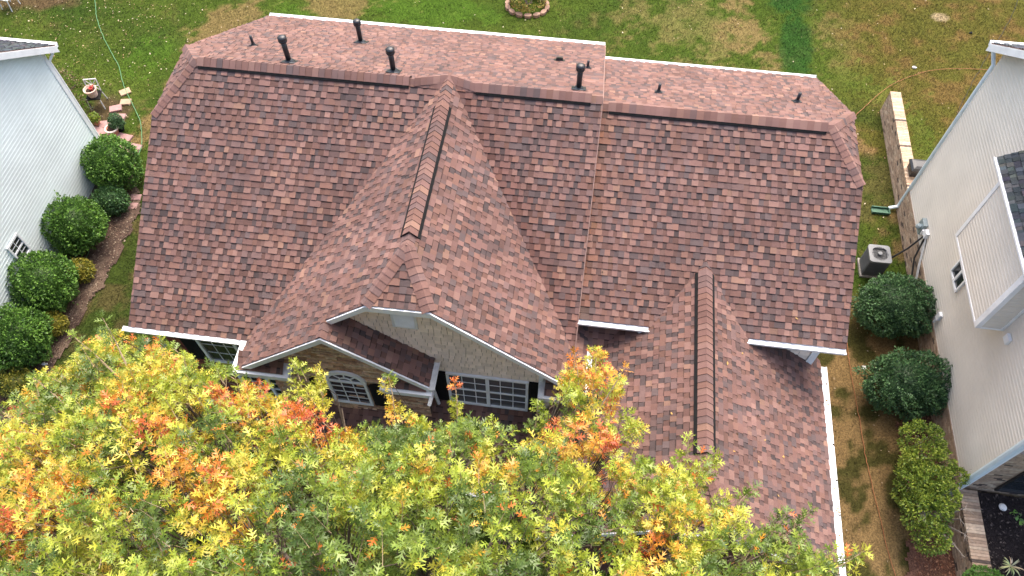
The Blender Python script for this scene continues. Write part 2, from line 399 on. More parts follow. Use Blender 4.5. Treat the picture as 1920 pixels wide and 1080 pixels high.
def mulch_col(x, y):
    n = fbm(x * 5, y * 5, 33)[..., None]; m = fbm(x * 1.2, y * 1.2, 44)[..., None]
    return (np.array([.085, .058, .045]) * (.6 + .9 * n)) * (1 - .5 * (m > .58)) + np.array([.17, .125, .09]) * .5 * (m > .58)
patch('mulch_bed', -15.6, -12.8, -9, 3.4, lambda x, y: np.minimum(bed_edge_left(y) - x, 3.3 - y), mulch_col)
patch('mulch_bed', 9.6, 11.4, -8.5, -1.2, lambda x, y: np.minimum(np.minimum(x - np.interp(y, [-8.5, -7.4, -6.2, -4, -1.2], [9.9, 9.9, 10.1, 10.4, 10.3]), -1.2 - y), y + 8.4),
      lambda x, y: np.array([.12, .062, .042]) * (.5 + 1.1 * fbm(x * 6, y * 6, 35)[..., None]))
def chips(name, n, fn, cols, zf, size=(.02, .05), label='x', cat='mulch'):
    pts = fn(n); n = len(pts); th = rng.uniform(0, 6.28, n); L = rng.uniform(*size, n); W = L * rng.uniform(.3, .8, n); tl = rng.normal(0, .25, (n, 2))
    dx = np.stack([np.cos(th) * L, np.sin(th) * L, tl[:, 0] * L], -1); dy = np.stack([-np.sin(th) * W, np.cos(th) * W, tl[:, 1] * W], -1)
    c = np.stack([pts[:, 0], pts[:, 1], zf(pts)], -1)
    v = np.stack([c - dx, c - dy * .8, c + dx, c + dy * .8], 1).reshape(-1, 3)
    cc = np.array(cols)[rng.integers(0, len(cols), n)] * rng.uniform(.7, 1.3, (n, 1))
    o = np_mesh(name, v, np.arange(4 * n), np.full(n, 4), MT['chip'], cc); tag(o, label, cat, None, 'stuff'); return o
def inbed(n):
    p = np.stack([rng.uniform(-15.2, -13.3, n), rng.uniform(-8.5, 3.2, n)], -1); return p[p[:, 0] < bed_edge_left(p[:, 1])]
chips('bark_mulch', 7000, inbed, [(.10, .065, .05), (.16, .11, .08), (.06, .042, .035), (.24, .19, .14)], lambda p: .035 + rng.uniform(0, .03, len(p)), (.015, .045), 'brown bark chips covering the bed beside the pale blue house', 'mulch')
chips('pine_straw', 3500, lambda n: np.stack([rng.uniform(10.1, 11.1, n), rng.uniform(-8, -1.6, n)], -1), [(.17, .075, .045), (.11, .055, .04), (.25, .13, .08)], lambda p: .035 + rng.uniform(0, .03, len(p)), (.015, .05), 'reddish brown straw and leaves under the right hand shrubs', 'mulch')
# fallen leaves
def fall(n):
    a = np.stack([rng.uniform(-23, -13, n), rng.uniform(4.5, 13, n)], -1); a = a[rng.random(n) < np.exp(-((a[:, 0] + 19) / 5) ** 2)]
    b = np.stack([rng.uniform(-9, 16, n // 4), rng.uniform(5.6, 15.5, n // 4)], -1); c = np.stack([rng.uniform(7, 11, n // 12), rng.uniform(-7, 8, n // 12)], -1); return np.concatenate([a, b, c])
chips('fallen_leaves', 1300, fall, [(.40, .30, .19), (.32, .22, .11), (.5, .42, .32), (.22, .14, .09)], lambda p: .035 + rng.uniform(0, .02, len(p)), (.016, .042), 'pale fallen leaves scattered over the lawn', 'leaves')
# grass blades: too many to count
def blades(n):
    x = rng.uniform(-23.5, 17.5, n); y = rng.uniform(-8.5, 15.8, n)
    k = ~((x > -8.9) & (x < 6.6) & (y > -8.5) & (y < 5.3)) & (x > -15.2 - 20 * (y > 3.2)) & (x < 11.1 + 20 * (y > 4.6)) & ~((x < bed_edge_left(y) + .05) & (y < 3.4))
    dirt = (x > 7) & (x < 11.2) & (y < 1) & (rng.random(n) < .75)
    k &= ~dirt; k &= ~((abs(x + 16.2) < 1) & (abs(y - 5.2) < 1) & (rng.random(n) < .8)); return x[k], y[k]
bx, by = blades(420000); nb = len(bx)
bc = lawn_color(bx, by) * rng.uniform(.6, 1.5, (nb, 1)); th = rng.uniform(0, 6.28, nb); hh = rng.uniform(.02, .05, nb); ln = rng.uniform(.02, .06, nb)
bw = .008 + .006 * rng.random(nb); px = -np.sin(th) * bw; py = np.cos(th) * bw
bv = np.stack([np.stack([bx - px, by - py, np.full(nb, -.01)], -1), np.stack([bx + px, by + py, np.full(nb, -.01)], -1), np.stack([bx + np.cos(th) * ln, by + np.sin(th) * ln, hh], -1)], 1).reshape(-1, 3)
o = np_mesh('grass', bv, np.arange(3 * nb), np.full(nb, 3), MT['grass'], bc); tag(o, 'short patchy green and tan grass of the lawn', 'grass', None, 'stuff')
# ============================================================ MAIN HOUSE
HOUSE = empty('house', (-1.0, 0, 0), 'large house in the centre under a reddish brown shingle roof of several gables and hips', 'house')
W = MT['white']; SH = MT['shingle']
def dvec(s, ax):   # unit direction down a slope with pitch s along axis vector ax
    return V((ax[0], ax[1], -s)).normalized()
L_ = lambda s: math.sqrt(1 + s * s)
sF, sB, sR, sRB, sGL, sGR, sH = .619, .586, .586, .569, .852, .899, .752
# --- main block roof
def valley_tint(u, v):          # darker and redder beside the right hand valley; rusty dirt at the block joint
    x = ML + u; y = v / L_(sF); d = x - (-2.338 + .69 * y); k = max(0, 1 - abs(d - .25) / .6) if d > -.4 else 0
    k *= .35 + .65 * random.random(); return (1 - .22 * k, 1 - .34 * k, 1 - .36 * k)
def joint_stain(u, v):
    k = max(0, 1 - u / .38) * random.random() ** .5; return (1 + .12 * k, 1 - .06 * k, 1 - .30 * k)
ML, MR, MZ = -9.0, 1.06, 8.0
mf = MB()
shingles(mf, (ML, 0, MZ), (1, 0, 0), dvec(sF, (0, -1)), [(.84, 0), (MR - ML, 0), (MR - ML, 4.78 * L_(sF)), (0, 4.78 * L_(sF)), (0, 1.14 * L_(sF))], vref=5.24 * L_(sF), tonef=valley_tint)
shingles(mf, (ML, 0, MZ), (1, 0, 0), dvec(sF, (0, -1)), [(0, 4.78 * L_(sF)), (7, 4.78 * L_(sF)), (6.2, 5.24 * L_(sF)), (0, 5.24 * L_(sF))])
shingles(mf, (ML, 0, MZ), (1, 0, 0), dvec(sB, (0, 1)), [(.84, 0), (MR - ML, 0), (MR - ML, 5.48 * L_(sB)), (0, 5.48 * L_(sB)), (0, 1.1 * L_(sB))])
jl = math.hypot(.84, .70); zj = MZ - .70
def hip_tri(mb, apex, e0, e1):
    """small hip face: apex and its two eave corners"""
    a, e0, e1 = V(apex), V(e0), V(e1); u = (e1 - e0); Lw = u.length; u.normalize(); m_ = e0 + u * ((a - e0).dot(u)); dn = (m_ - a).normalized(); h = (m_ - a).length
    k0 = (e0 - a).dot(u); k1 = (e1 - a).dot(u)
    shingles(mb, a, u, dn, [(0, 0), (k0, h), (k1, h)], exp=.143)
JA, JF, JB = V((ML + .84, 0, MZ)), V((ML, -1.14, MZ - sF * 1.14)), V((ML, 1.10, MZ - sB * 1.10))
hip_tri(mf, JA, JF, JB)
RM = mf.build('roof', SH, HOUSE)
hc = MB()
JC = (JA + JF + JB) / 3; IF, IB = V((ML + 3, -1.5, MZ - sF * 1.5)), V((ML + 3, 1.5, MZ - sB * 1.5))
caps(hc, JA, JF, perp(JA, JF, IF), perp(JA, JF, JC), .14, .014)
caps(hc, JA, JB, perp(JA, JB, IB), perp(JA, JB, JC), .14, .014)
caps(hc, JA, (-3.05, 0, MZ), (0, -1, -sF), (0, 1, -sB), .15, .008)
caps(hc, (-3.05, 0, MZ), (MR, 0, MZ), (0, -1, -sF), (0, 1, -sB), .15, .008)
v1, c1 = vent((-8.05, 0, MZ), (-3.2, 0, MZ), (0, -1, -sF), (0, 1, -sB), RM); hc_o = hc.build('ridge_cap', SH, RM); c1.build('vent_cap', SH, RM)
v1, c1 = vent((-1.72, 0, MZ), (.82, 0, MZ), (0, -1, -sF), (0, 1, -sB), RM); c1.build('vent_cap', SH, RM)
# --- right block roof
RL, RR, RZ = 1.06, 6.775, 7.80
rf = MB()
shingles(rf, (RL, 0, RZ), (1, 0, 0), dvec(sR, (0, -1)), [(0, 0), (RR - RL - .74, 0), (RR - RL, 1.05 * L_(sR)), (RR - RL, 4.08 * L_(sR)), (0, 4.08 * L_(sR))], tonef=joint_stain)
shingles(rf, (RL, 0, RZ), (1, 0, 0), dvec(sRB, (0, 1)), [(0, 0), (RR - RL - .74, 0), (RR - RL, 1.09 * L_(sRB)), (RR - RL, 4.19 * L_(sRB)), (0, 4.19 * L_(sRB))])
KA, KF, KB = V((RR - .74, 0, RZ)), V((RR, -1.05, RZ - sR * 1.05)), V((RR, 1.09, RZ - sRB * 1.09))
hip_tri(rf, KA, KB, KF)
RRo = rf.build('roof', SH, HOUSE)
hc = MB()
KC = (KA + KF + KB) / 3; IF, IB = V((RR - 3, -1.5, RZ - sR * 1.5)), V((RR - 3, 1.5, RZ - sRB * 1.5))
caps(hc, KA, KF, perp(KA, KF, IF), perp(KA, KF, KC), .14, .014); caps(hc, KA, KB, perp(KA, KB, IB), perp(KA, KB, KC), .14, .014)
caps(hc, (RL + .02, 0, RZ), KA, (0, -1, -sR), (0, 1, -sRB), .15, .008)
hc.build('ridge_cap', SH, RRo)
v1, c1 = vent((RL + .16, 0, RZ), (5.9, 0, RZ), (0, -1, -sR), (0, 1, -sRB), RRo); c1.build('vent_cap', SH, RRo)
# --- big front gable
GX, GZ, GY0, GY1 = -2.338, 8.1, -5.55, .12
gf = MB()
GA = V((GX, -4.45, GZ)); GCL = V((-3.0, GY0, GZ - sGL * .662)); GCR = V((-1.74, GY0, GZ - sGR * .598))
# u runs along -Y from the back, v down the slope
SX = -3.92
shingles(gf, (GX, GY1, GZ), (0, -1, 0), dvec(sGL, (-1, 0)), [(0, 0), (4.57, 0), (5.67, .662 * L_(sGL)), (5.67, 1.582 * L_(sGL)), (6.06, 1.582 * L_(sGL)), (6.06, 3.85 * L_(sGL)), (0, 3.85 * L_(sGL))][:4] + [(5.67, 3.85 * L_(sGL)), (0, 3.85 * L_(sGL))])
shingles(gf, (GX, GY1, GZ), (0, -1, 0), dvec(sGR, (1, 0)), [(0, 0), (4.57, 0), (5.67, .598 * L_(sGR)), (5.67, 3.68 * L_(sGR)), (0, 3.68 * L_(sGR))])
hip_tri(gf, GA, GCL, GCR)
RG = gf.build('roof', SH, HOUSE)
hc = MB()
GC = (GA + GCL + GCR) / 3; IL, IR = V((GX - 1, -3, GZ - sGL)), V((GX + 1, -3, GZ - sGR))
caps(hc, GA, GCL, perp(GA, GCL, IL), perp(GA, GCL, GC), .15, .02); caps(hc, GA, GCR, perp(GA, GCR, IR), perp(GA, GCR, GC), .15, .02)
caps(hc, (GX, .1, GZ + .0), (GX, -4.5, GZ), (-1, 0, -sGL), (1, 0, -sGR), .15, .01)
caps(hc, (GX - .05, .12, GZ - .02), (GX - .75, .0, MZ + .01), (0, -1, -.6), (0, 1, -.6), .15, .02); caps(hc, (GX + .05, .12, GZ - .02), (GX + .62, .0, MZ + .01), (0, -1, -.6), (0, 1, -.6), .15, .02)
hc.build('ridge_cap', SH, RG)
v1, c1 = vent((GX, -.72, GZ), (GX, -4.22, GZ), (-1, 0, -sGL), (1, 0, -sGR), RG, ext=.08); c1.build('vent_cap', SH, RG)
# --- nested stone gable roof
SZ, SY0 = GZ - sGL * (GX - SX), -5.94
sf = MB()
shingles(sf, (SX, GY0, SZ), (0, -1, 0), dvec(sGL, (-1, 0)), [(0, 0), (.39, 0), (.39, 2.27 * L_(sGL)), (0, 2.27 * L_(sGL))])
shingles(sf, (SX, -5.2, SZ), (0, -1, 0), dvec(sGL, (1, 0)), [(0, 0), (.74, 0), (.74, 2.0 * L_(sGL)), (0, 2.0 * L_(sGL))])
RS = sf.build('roof', SH, HOUSE)
hc = MB(); caps(hc, (SX, GY0 + .1, SZ), (SX, SY0, SZ), (-1, 0, -sGL), (1, 0, -sGL), .13, .008); hc.build('ridge_cap', SH, RS)
# --- garage wing roof
HX0, HZ, HY0 = 3.655, 6.18, -8.45
hf = MB()
shingles(hf, (HX0, -1.9, HZ), (0, -1, 0), dvec(sH, (1, 0)), [(0, 0), (5.45, 0), (6.55, .7 * L_(sH)), (6.55, 3.13 * L_(sH)), (1.65, 3.13 * L_(sH)), (.2, .7)])
shingles(hf, (HX0, -1.9, HZ), (0, -1, 0), dvec(sH, (-1, 0)), [(0, 0), (5.45, 0), (6.55, .7 * L_(sH)), (6.55, 3.0 * L_(sH)), (1.65, 3.0 * L_(sH)), (.2, .7)])
HA = V((HX0, -7.35, HZ)); HL_ = V((HX0 - .7, HY0, HZ - sH * .7)); HR_ = V((HX0 + .7, HY0, HZ - sH * .7))
hip_tri(hf, HA, HL_, HR_)
# low slope tucked under the short eave
shingles(hf, (.95, -3.4, 5.28), (1, 0, 0), dvec(sR, (0, -1)), [(0, 0), (2.2, 0), (2.2, 1.0), (.9, 2.2), (0, 2.2)])
RH = hf.build('roof', SH, HOUSE)
hc = MB(); HC = (HA + HL_ + HR_) / 3; IL, IR = V((HX0 - 1, -5, HZ - sH)), V((HX0 + 1, -5, HZ - sH))
caps(hc, HA, HL_, perp(HA, HL_, IL), perp(HA, HL_, HC), .14, .014); caps(hc, HA, HR_, perp(HA, HR_, IR), perp(HA, HR_, HC), .14, .014)
caps(hc, (HX0, -2.62, HZ), HA + V((0, -.02, 0)), (-1, 0, -sH), (1, 0, -sH), .15, .012); hc.build('ridge_cap', SH, RH)
v1, c1 = vent((HX0, -3.0, HZ), (HX0, -7.1, HZ), (-1, 0, -sH), (1, 0, -sH), RH, ext=.085); c1.build('vent_cap', SH, RH)
# --- porch roof
pf = MB(); shingles(pf, (-5.6, -5.2, 2.92), (1, 0, 0), dvec(.36, (0, -1)), [(0, 0), (6.9, 0), (6.9, 2.1), (0, 2.1)]); RP = pf.build('roof', SH, HOUSE)

# --- gutters: a white trough with a slightly lower lid
def gutter(parent, a, b, out, wd=.125, ht=.11, old=False):
    a, b, out = V(a), V(b), V(out).normalized(); d = (b - a).normalized(); m = MB(); up = V((0, 0, 1))
    pr = [(0, -.005), (wd * .72, -.012), (wd * .80, .012), (wd, .012), (wd, -.03), (wd * .8, -.06), (wd * .72, -ht), (0, -ht)]
    q0 = [a + out * x + up * z for x, z in pr]; q1 = [b + out * x + up * z for x, z in pr]; n = len(pr)
    for k in range(n): m.face([q0[k], q1[k], q1[(k+1) % n], q0[(k+1) % n]])
    m.face(q0[::-1]); m.face(q1)
    return m.build('gutter', MT['white_old'] if old else W, parent)
gutter(RM, (ML - .12, -5.235, 4.76), (-6.12, -5.235, 4.76), (0, -1, 0))
gutter(RM, (ML, 5.47, 4.79), (MR, 5.47, 4.79), (0, 1, 0))
gutter(RRo, (RL, -4.075, 5.39), (2.67, -4.075, 5.39), (0, -1, 0)); gutter(RRo, (4.55, -4.075, 5.39), (RR, -4.075, 5.39), (0, -1, 0))
gutter(RRo, (RL, 4.185, 5.39), (RR, 4.185, 5.39), (0, 1, 0))
gutter(RG, (1.345, -4.5, 4.80), (1.345, -5.62, 4.80), (1, 0, 0), old=True)
gutter(RG, (-6.19, -5.36, 4.81), (-6.19, -6.0, 4.81), (-1, 0, 0))
gutter(RS, (-1.915, -5.35, 5.04), (-1.915, -6.0, 5.04), (1, 0, 0), old=True)
gutter(RH, (6.79, -3.7, 3.83), (6.79, -8.5, 3.83), (1, 0, 0), .14, .12)
gutter(RP, (-5.6, -7.16, 2.2), (1.3, -7.16, 2.2), (0, -1, 0))

# --- rake boards (white fascia below the roof edge)
def rake(parent, pts, out, ht=.17, th=.035, drop=.02):
    m = MB(); out = V(out); up = V((0, 0, 1))
    for a, b in zip(pts[:-1], pts[1:]):
        a, b = V(a), V(b); a = a - up * drop; b = b - up * drop
        m.prism([a, b, b - up * ht, a - up * ht], out * th)
    return m.build('rake_board', W, parent)
zg_l = lambda x: GZ - sGL * (GX - x); zg_r = lambda x: GZ - sGR * (x - GX)
rake(RG, [(-4.03, GY0, zg_l(-4.03)), tuple(GCL), tuple(GCR), (1.33, GY0, zg_r(1.33))], (0, -1, 0), .16)
rake(RS, [(-6.19, SY0, SZ - sGL * 2.27), (SX, SY0, SZ), (-1.92, SY0, SZ - sGL * 2.0)], (0, -1, 0), .17)
rake(RH, [(HX0 - 3.0, HY0, HZ - sH * 3.0), tuple(HL_), tuple(HR_), (HX0 + 3.13, HY0, HZ - sH * 3.13)], (0, -1, 0), .17)
rake(RM, [(ML, -5.24, 4.76), tuple(JF), tuple(JB), (ML, 5.48, 4.79)], (-1, 0, 0), .17, .02, .06)
rake(RRo, [(RR, -4.08, 5.38), tuple(KF), tuple(KB), (RR, 4.19, 5.39)], (1, 0, 0), .17, .02, .06)
# cornice returns with their little shingled tops
def cornice(x0, x1, y0, y1, z, parent, old=False):
    m = MB(); m.box((x0, y0, z - .14), (x1, y1, z)); o = m.build('cornice_return', MT['white_old'] if old else W, parent)
    s = MB(); shingles(s, (x0 + .13, y1 - .002, z + .26), (1, 0, 0), V((0, -1, -.62)).normalized(), [(0, 0), (x1 - x0 - .26, 0), (x1 - x0 - .26, abs(y1 - y0) * 1.0), (0, abs(y1 - y0) * 1.0)], th=.008, deck=.02)
    s.build('return_cap', SH, o); return o
cornice(-6.30, -5.02, -6.06, -5.645, 4.84, RS); cornice(-3.0, -1.86, -6.06, -5.645, 4.84, RS); cornice(.38, 1.42, -5.72, -5.245, 4.66, RG, True)

b = MB()
for s_, ye, zz in ((sF, -4.75, sF), (sB, 5.46, sB)):
    b.prism([(MR + .002, 0, MZ - .004), (MR + .002, ye, MZ - zz * abs(ye) - .004), (MR + .002, ye, MZ - zz * abs(ye) - .26), (MR + .002, 0, MZ - .26)], (.018, 0, 0))
b.build('edge_flashing', mat('mauve_flashing', (.25, .16, .135), .7, noise=(7, .2)), RM)
# --- walls
def laps(mb, org, ud, poly, exp, outn, col, jit=0.0, seg=None, dep=.014, lip=0):
    """lap siding or shakes on a vertical wall: org + u*ud + z ; poly convex in (u, z)"""
    org, ud, outn = V(org), V(ud), V(outn); poly = ccw(poly); z0 = min(p[1] for p in poly); z1 = max(p[1] for p in poly); u0 = min(p[0] for p in poly); u1 = max(p[0] for p in poly)
    n = int(math.ceil((z1 - z0) / exp)); up = V((0, 0, 1))
    for r in range(n):
        zb = z0 + r * exp; zt = zb + exp; u = u0 - (random.uniform(0, .2) if seg else 0)
        while u < u1:
            wd = random.uniform(*seg) if seg else (u1 - u0); gap = .014 if seg else 0
            parts = [(zb, zb + .016), (zb + .016, zt)] if lip else [(zb, zt)]
            for za, zc in parts:
                q = clip([(u, za + random.uniform(0, jit)), (u + wd - gap, za), (u + wd - gap, zc), (u, zc)], poly)
                if len(q) < 3: continue
                k = random.uniform(.88, 1.06) if seg else 1; c = tuple(x * k for x in col)
                f = lambda a: org + ud * a[0] + up * a[1] + outn * ((dep * (1 - max(0, a[1] - zb) / exp) + .002) * (.75 if lip else 1) + (lip * max(0, 1 - max(0, a[1] - zb) / .016)))
                mb.face([f(a) for a in q], c)
                bo = [a for a in q if a[1] < zb + jit + 1e-4]
                if len(bo) >= 2:
                    a, b = min(bo), max(bo); p0, p1 = f(a), f(b); mb.face([p0, p1, p1 - outn * dep, p0 - outn * dep], c)
            u += wd
    mb.prism([org + ud * a[0] + up * a[1] - outn * .002 for a in poly], -outn * .12, tuple(x * .6 for x in col))
def masonry(mb, org, ud, poly, outn, size, cols, gap=.01, dep=(.0, .012), rows=None, ck=0):
    """individual bricks or ledge stones standing a little proud of a mortar slab"""
    org, ud, outn = V(org), V(ud), V(outn); poly = ccw(poly); up = V((0, 0, 1)); z0 = min(p[1] for p in poly); z1 = max(p[1] for p in poly); u0 = min(p[0] for p in poly); u1 = max(p[0] for p in poly); z = z0; r = 0
    while z < z1:
        h = size[1] * (random.uniform(.6, 1.4) if rows else 1); u = u0 - (size[0] * .5 * (r % 2) if not rows else random.uniform(0, size[0]))
        while u < u1:
            wd = size[0] * (random.uniform(.5, 1.7) if rows else 1)
            q = clip([(u, z), (u + wd - gap, z), (u + wd - gap, z + h - gap), (u, z + h - gap)], poly)
            if len(q) > 2:
                d = random.uniform(*dep); c = random.choice(cols); k = random.uniform(.8, 1.2); c = tuple(x * k for x in c)
                mb.prism([org + ud * a[0] + up * a[1] for a in q], outn * (.004 + d), c)
            u += wd
        z += h; r += 1
    mb.prism([org + ud * a[0] + up * a[1] for a in poly], -outn * .1, (.30, .25, .21) if not rows else (.08, .055, .04))
TAN = (.88, .74, .62)
STONE = [(.52, .32, .20), (.45, .27, .175), (.58, .40, .27), (.36, .225, .15), (.50, .34, .24), (.62, .47, .34)]
REDB = [(.20, .055, .04), (.16, .045, .035), (.24, .07, .045), (.12, .04, .035)]
def polybox(name, polyxy, z0, z1, m, parent=HOUSE):
    b = MB(); b.prism([(x, y, z0) for x, y in polyxy], (0, 0, z1 - z0), TAN); return b.build(name, m, parent)
# core of the house behind the facings
core = MB()
core.box((-8.7, -4.72, 0), (1.0, 5.1, 4.6), TAN); core.box((1.02, -3.72, 0), (6.45, 3.85, 5.2), TAN)
core.box((-5.5, -5.08, 0), (.95, -4.72, 4.6), TAN); core.box((-5.5, -5.5, 0), (-2.3, -5.08, 4.5), TAN); core.box((.95, -8.1, 0), (6.45, -3.72, 3.7), (.10, .035, .03))
# end walls under the clipped gables
core.prism([(-8.7, -4.6, 4.6), (-8.7, 4.9, 4.6), (-8.7, 1.0, 7.2), (-8.7, -1.0, 7.2)], (.1, 0, 0), TAN); core.prism([(6.45, -3.7, 5.2), (6.45, 3.8, 5.2), (6.45, 1.0, 7.0), (6.45, -1.0, 7.0)], (-.1, 0, 0), TAN)
core.build('wall', MT['shake'], HOUSE)
b = MB(); laps(b, (1.06, -3.76, 0), (1, 0, 0), [(0, 2), (5.36, 2), (5.36, 5.15), (0, 5.15)], .15, (0, -1, 0), TAN, .008, (.1, .3)); b.build('wall', MT['shake'], HOUSE)
b = MB(); b.box((6.34, -3.80, 0), (6.5, -3.66, 5.2)); b.build('corner_board', W, HOUSE)
b = MB(); laps(b, (6.47, -3.64, 0), (0, 1, 0), [(0, .3), (7.4, .3), (7.4, 5.2), (0, 5.2)], .12, (1, 0, 0), TAN); b.build('wall', MT['shake'], HOUSE)
b = MB(); laps(b, (6.47, -8.1, 0), (0, 1, 0), [(0, .3), (4.3, .3), (4.3, 3.6), (0, 3.6)], .12, (1, 0, 0), TAN); b.build('wall', MT['shake'], HOUSE)
# shake gable wall
b = MB(); gw = lambda x: (zg_l(x) if x < GX else zg_r(x)) - .12
laps(b, (0, -5.25, 0), (1, 0, 0), [(-3.9, 2.8), (.45, 2.8), (.9, 3.9), (.9, gw(.9)), (-1.78, gw(-1.78)), (-2.95, gw(-2.95)), (-4.2, gw(-4.2)), (-4.2, 3)], .155, (0, -1, 0), TAN, .012, (.09, .24), dep=.022); b.build('wall', MT['shake'], HOUSE)
# stone gable wall
b = MB(); sw = lambda x: SZ - sGL * abs(x - SX) - .1
masonry(b, (0, -5.65, 0), (1, 0, 0), [(-5.72, 1.0), (-2.12, 1.0), (-2.12, sw(-2.12)), (SX, sw(SX)), (-5.72, sw(-5.72))], (0, -1, 0), (.30, .075), STONE, .008, (.0, .06), True); b.build('wall', MT['stone'], HOUSE)
# red brick wall, left front
b = MB(); masonry(b, (0, -4.85, 0), (1, 0, 0), [(-8.72, 0), (-5.72, 0), (-5.72, 4.55), (-8.72, 4.55)], (0, -1, 0), (.205, .072), REDB, .011, (.002, .006)); b.build('wall', MT['brick'], HOUSE)
b = MB(); masonry(b, (-8.72, 0, 0), (0, 1, 0), [(-4.85, 0), (5.1, 0), (5.1, 4.6), (-4.85, 4.6)], (-1, 0, 0), (.205, .072), REDB, .011, (.002, .006)); b.build('wall', MT['brick'], HOUSE)

# --- windows
def window(parent, org, ud, outn, wd, ht, cols, rows, fw=.07, meet=False, m=W, mid=0, gm='glass'):
    """org = lower left corner; mid = number of sashes side by side"""
    org, ud, outn = V(org), V(ud), V(outn); up = V((0, 0, 1)); f = MB()
    def slab(mb, u0, u1, z0, z1, d0, d1): mb.prism([org + ud * u0 + up * z0 + outn * d0, org + ud * u1 + up * z0 + outn * d0, org + ud * u1 + up * z1 + outn * d0, org + ud * u0 + up * z1 + outn * d0], outn * (d1 - d0))
    for a in ((-fw, 0, -fw, ht + fw), (wd, wd + fw, -fw, ht + fw), (0, wd, -fw, 0), (0, wd, ht, ht + fw)): slab(f, *a, 0, .055)
    fo = f.build('window', m, parent)
    gl = MB(); slab(gl, 0, wd, 0, ht, .004, .014); gl.build('pane', MT[gm], fo)
    mt = MB(); n = max(1, mid); sw_ = wd / n
    for k in range(n):
        if k: slab(mt, k * sw_ - .04, k * sw_ + .04, .001, ht - .001, .016, .05)
        for i in range(1, cols): slab(mt, k * sw_ + sw_ * i / cols - .009, k * sw_ + sw_ * i / cols + .009, .001, ht - .001, .016, .026)
    for i in range(1, rows): slab(mt, .001, wd - .001, ht * i / rows - .009, ht * i / rows + .009, .0165, .0265)
    if meet: slab(mt, .001, wd - .001, ht * .5 - .025, ht * .5 + .025, .017, .04)
    mt.build('muntin', m, fo); return fo
def shutter(org, wd, ht, outn=(0, -1, 0), arch=False):
    o = V(org); m = MB(); n = 10
    m.box((o.x, o.y - .035, o.z), (o.x + .05, o.y, o.z + ht)); m.box((o.x + wd - .05, o.y - .035, o.z), (o.x + wd, o.y, o.z + ht)); m.box((o.x + .05, o.y - .02, o.z), (o.x + wd - .05, o.y, o.z + ht))
    k = int(ht / .045)
    for i in range(k): m.box((o.x + .05, o.y - .032, o.z + ht * i / k), (o.x + wd - .05, o.y - .02, o.z + ht * i / k + .028))
    if arch: m.prism([(o.x + wd / 2 + wd / 2 * math.cos(a), o.y, o.z + ht + wd * .42 * math.sin(a)) for a in np.linspace(0, math.pi, 12)], (0, -.035, 0))
    return m.build('shutter', MT['blackmatte'], HOUSE)
# paired windows of the shake gable
window(HOUSE, (-1.66, -5.27, 2.98), (1, 0, 0), (0, -1, 0), 1.74, 1.45, 3, 4, .06, True, W, 2, 'dimglass')
shutter((-2.06, -5.27, 2.95), .33, 1.52); shutter((.15, -5.27, 2.95), .33, 1.52)
# arched window of the stone gable
AW = window(HOUSE, (-4.32, -5.69, 3.17), (1, 0, 0), (0, -1, 0), .8, 1.08, 3, 4, .06)
m = MB(); cx, cz, r0, r1 = -3.92, 4.31, .40, .47
arc = lambda r, k=1.0: [(cx + r * math.cos(a), cz + r * k * math.sin(a)) for a in np.linspace(0, math.pi, 19)]
A, B_ = arc(r1 + .01, .98), arc(r0 - .02, .95)
for k in range(18): m.prism([(A[k][0], -5.692, A[k][1]), (A[k+1][0], -5.692, A[k+1][1]), (B_[k+1][0], -5.692, B_[k+1][1]), (B_[k][0], -5.692, B_[k][1])], (0, -.056, 0))
A, B_ = arc(.16), arc(.135)
for k in range(18): m.prism([(A[k][0], -5.71, A[k][1]), (A[k+1][0], -5.71, A[k+1][1]), (B_[k+1][0], -5.71, B_[k+1][1]), (B_[k][0], -5.71, B_[k][1])], (0, -.02, 0))
for a in (R(45), R(90), R(135)): m.bar((cx + .15 * math.cos(a), -5.732, cz + .15 * math.sin(a)), (cx + .385 * math.cos(a), -5.732, cz + .37 * math.sin(a)), .02, .02, (0, -1, 0))
m.build('arch_frame', W, AW); m = MB(); m.prism([(x, -5.70, z) for x, z in arc(.385, .95)], (0, -.008, 0)); m.build('pane', MT['glass'], AW)
shutter((-4.80, -5.69, 3.12), .36, 1.02, arch=True); shutter((-3.42, -5.69, 3.12), .36, 1.02, arch=True)
# left front window, its shutter and brick sill
window(HOUSE, (-7.82, -4.87, 2.75), (1, 0, 0), (0, -1, 0), 1.75, 1.25, 3, 3, .08, False, W, 2)
shutter((-8.32, -4.87, 2.7), .36, 1.4)
b = MB()
for k in range(26): b.box((-7.92 + k * .075, -4.93, 2.46), (-7.92 + k * .075 + .062, -4.852, 2.66), random.choice(REDB))
b.build('window_sill', MT['brick'], HOUSE)
window(HOUSE, (-7.35, -4.87, .7), (1, 0, 0), (0, -1, 0), 1.4, 1.3, 3, 4, .08, True, W, 2)
# louvred gable vent
m = MB(); m.box((-2.66, -5.30, 6.34), (-2.61, -5.272, 7.0)); m.box((-2.19, -5.30, 6.34), (-2.14, -5.272, 7.0)); m.box((-2.61, -5.30, 6.34), (-2.19, -5.272, 6.39)); m.box((-2.61, -5.30, 6.95), (-2.19, -5.272, 7.0)); m.box((-2.61, -5.28, 6.39), (-2.19, -5.272, 6.95))
for k in range(11): m.prism([(-2.61, -5.281, 6.395 + k * .05), (-2.61, -5.303, 6.395 + k * .05), (-2.61, -5.281, 6.437 + k * .05)], (.42, 0, 0))
m.build('gable_vent', W, HOUSE)
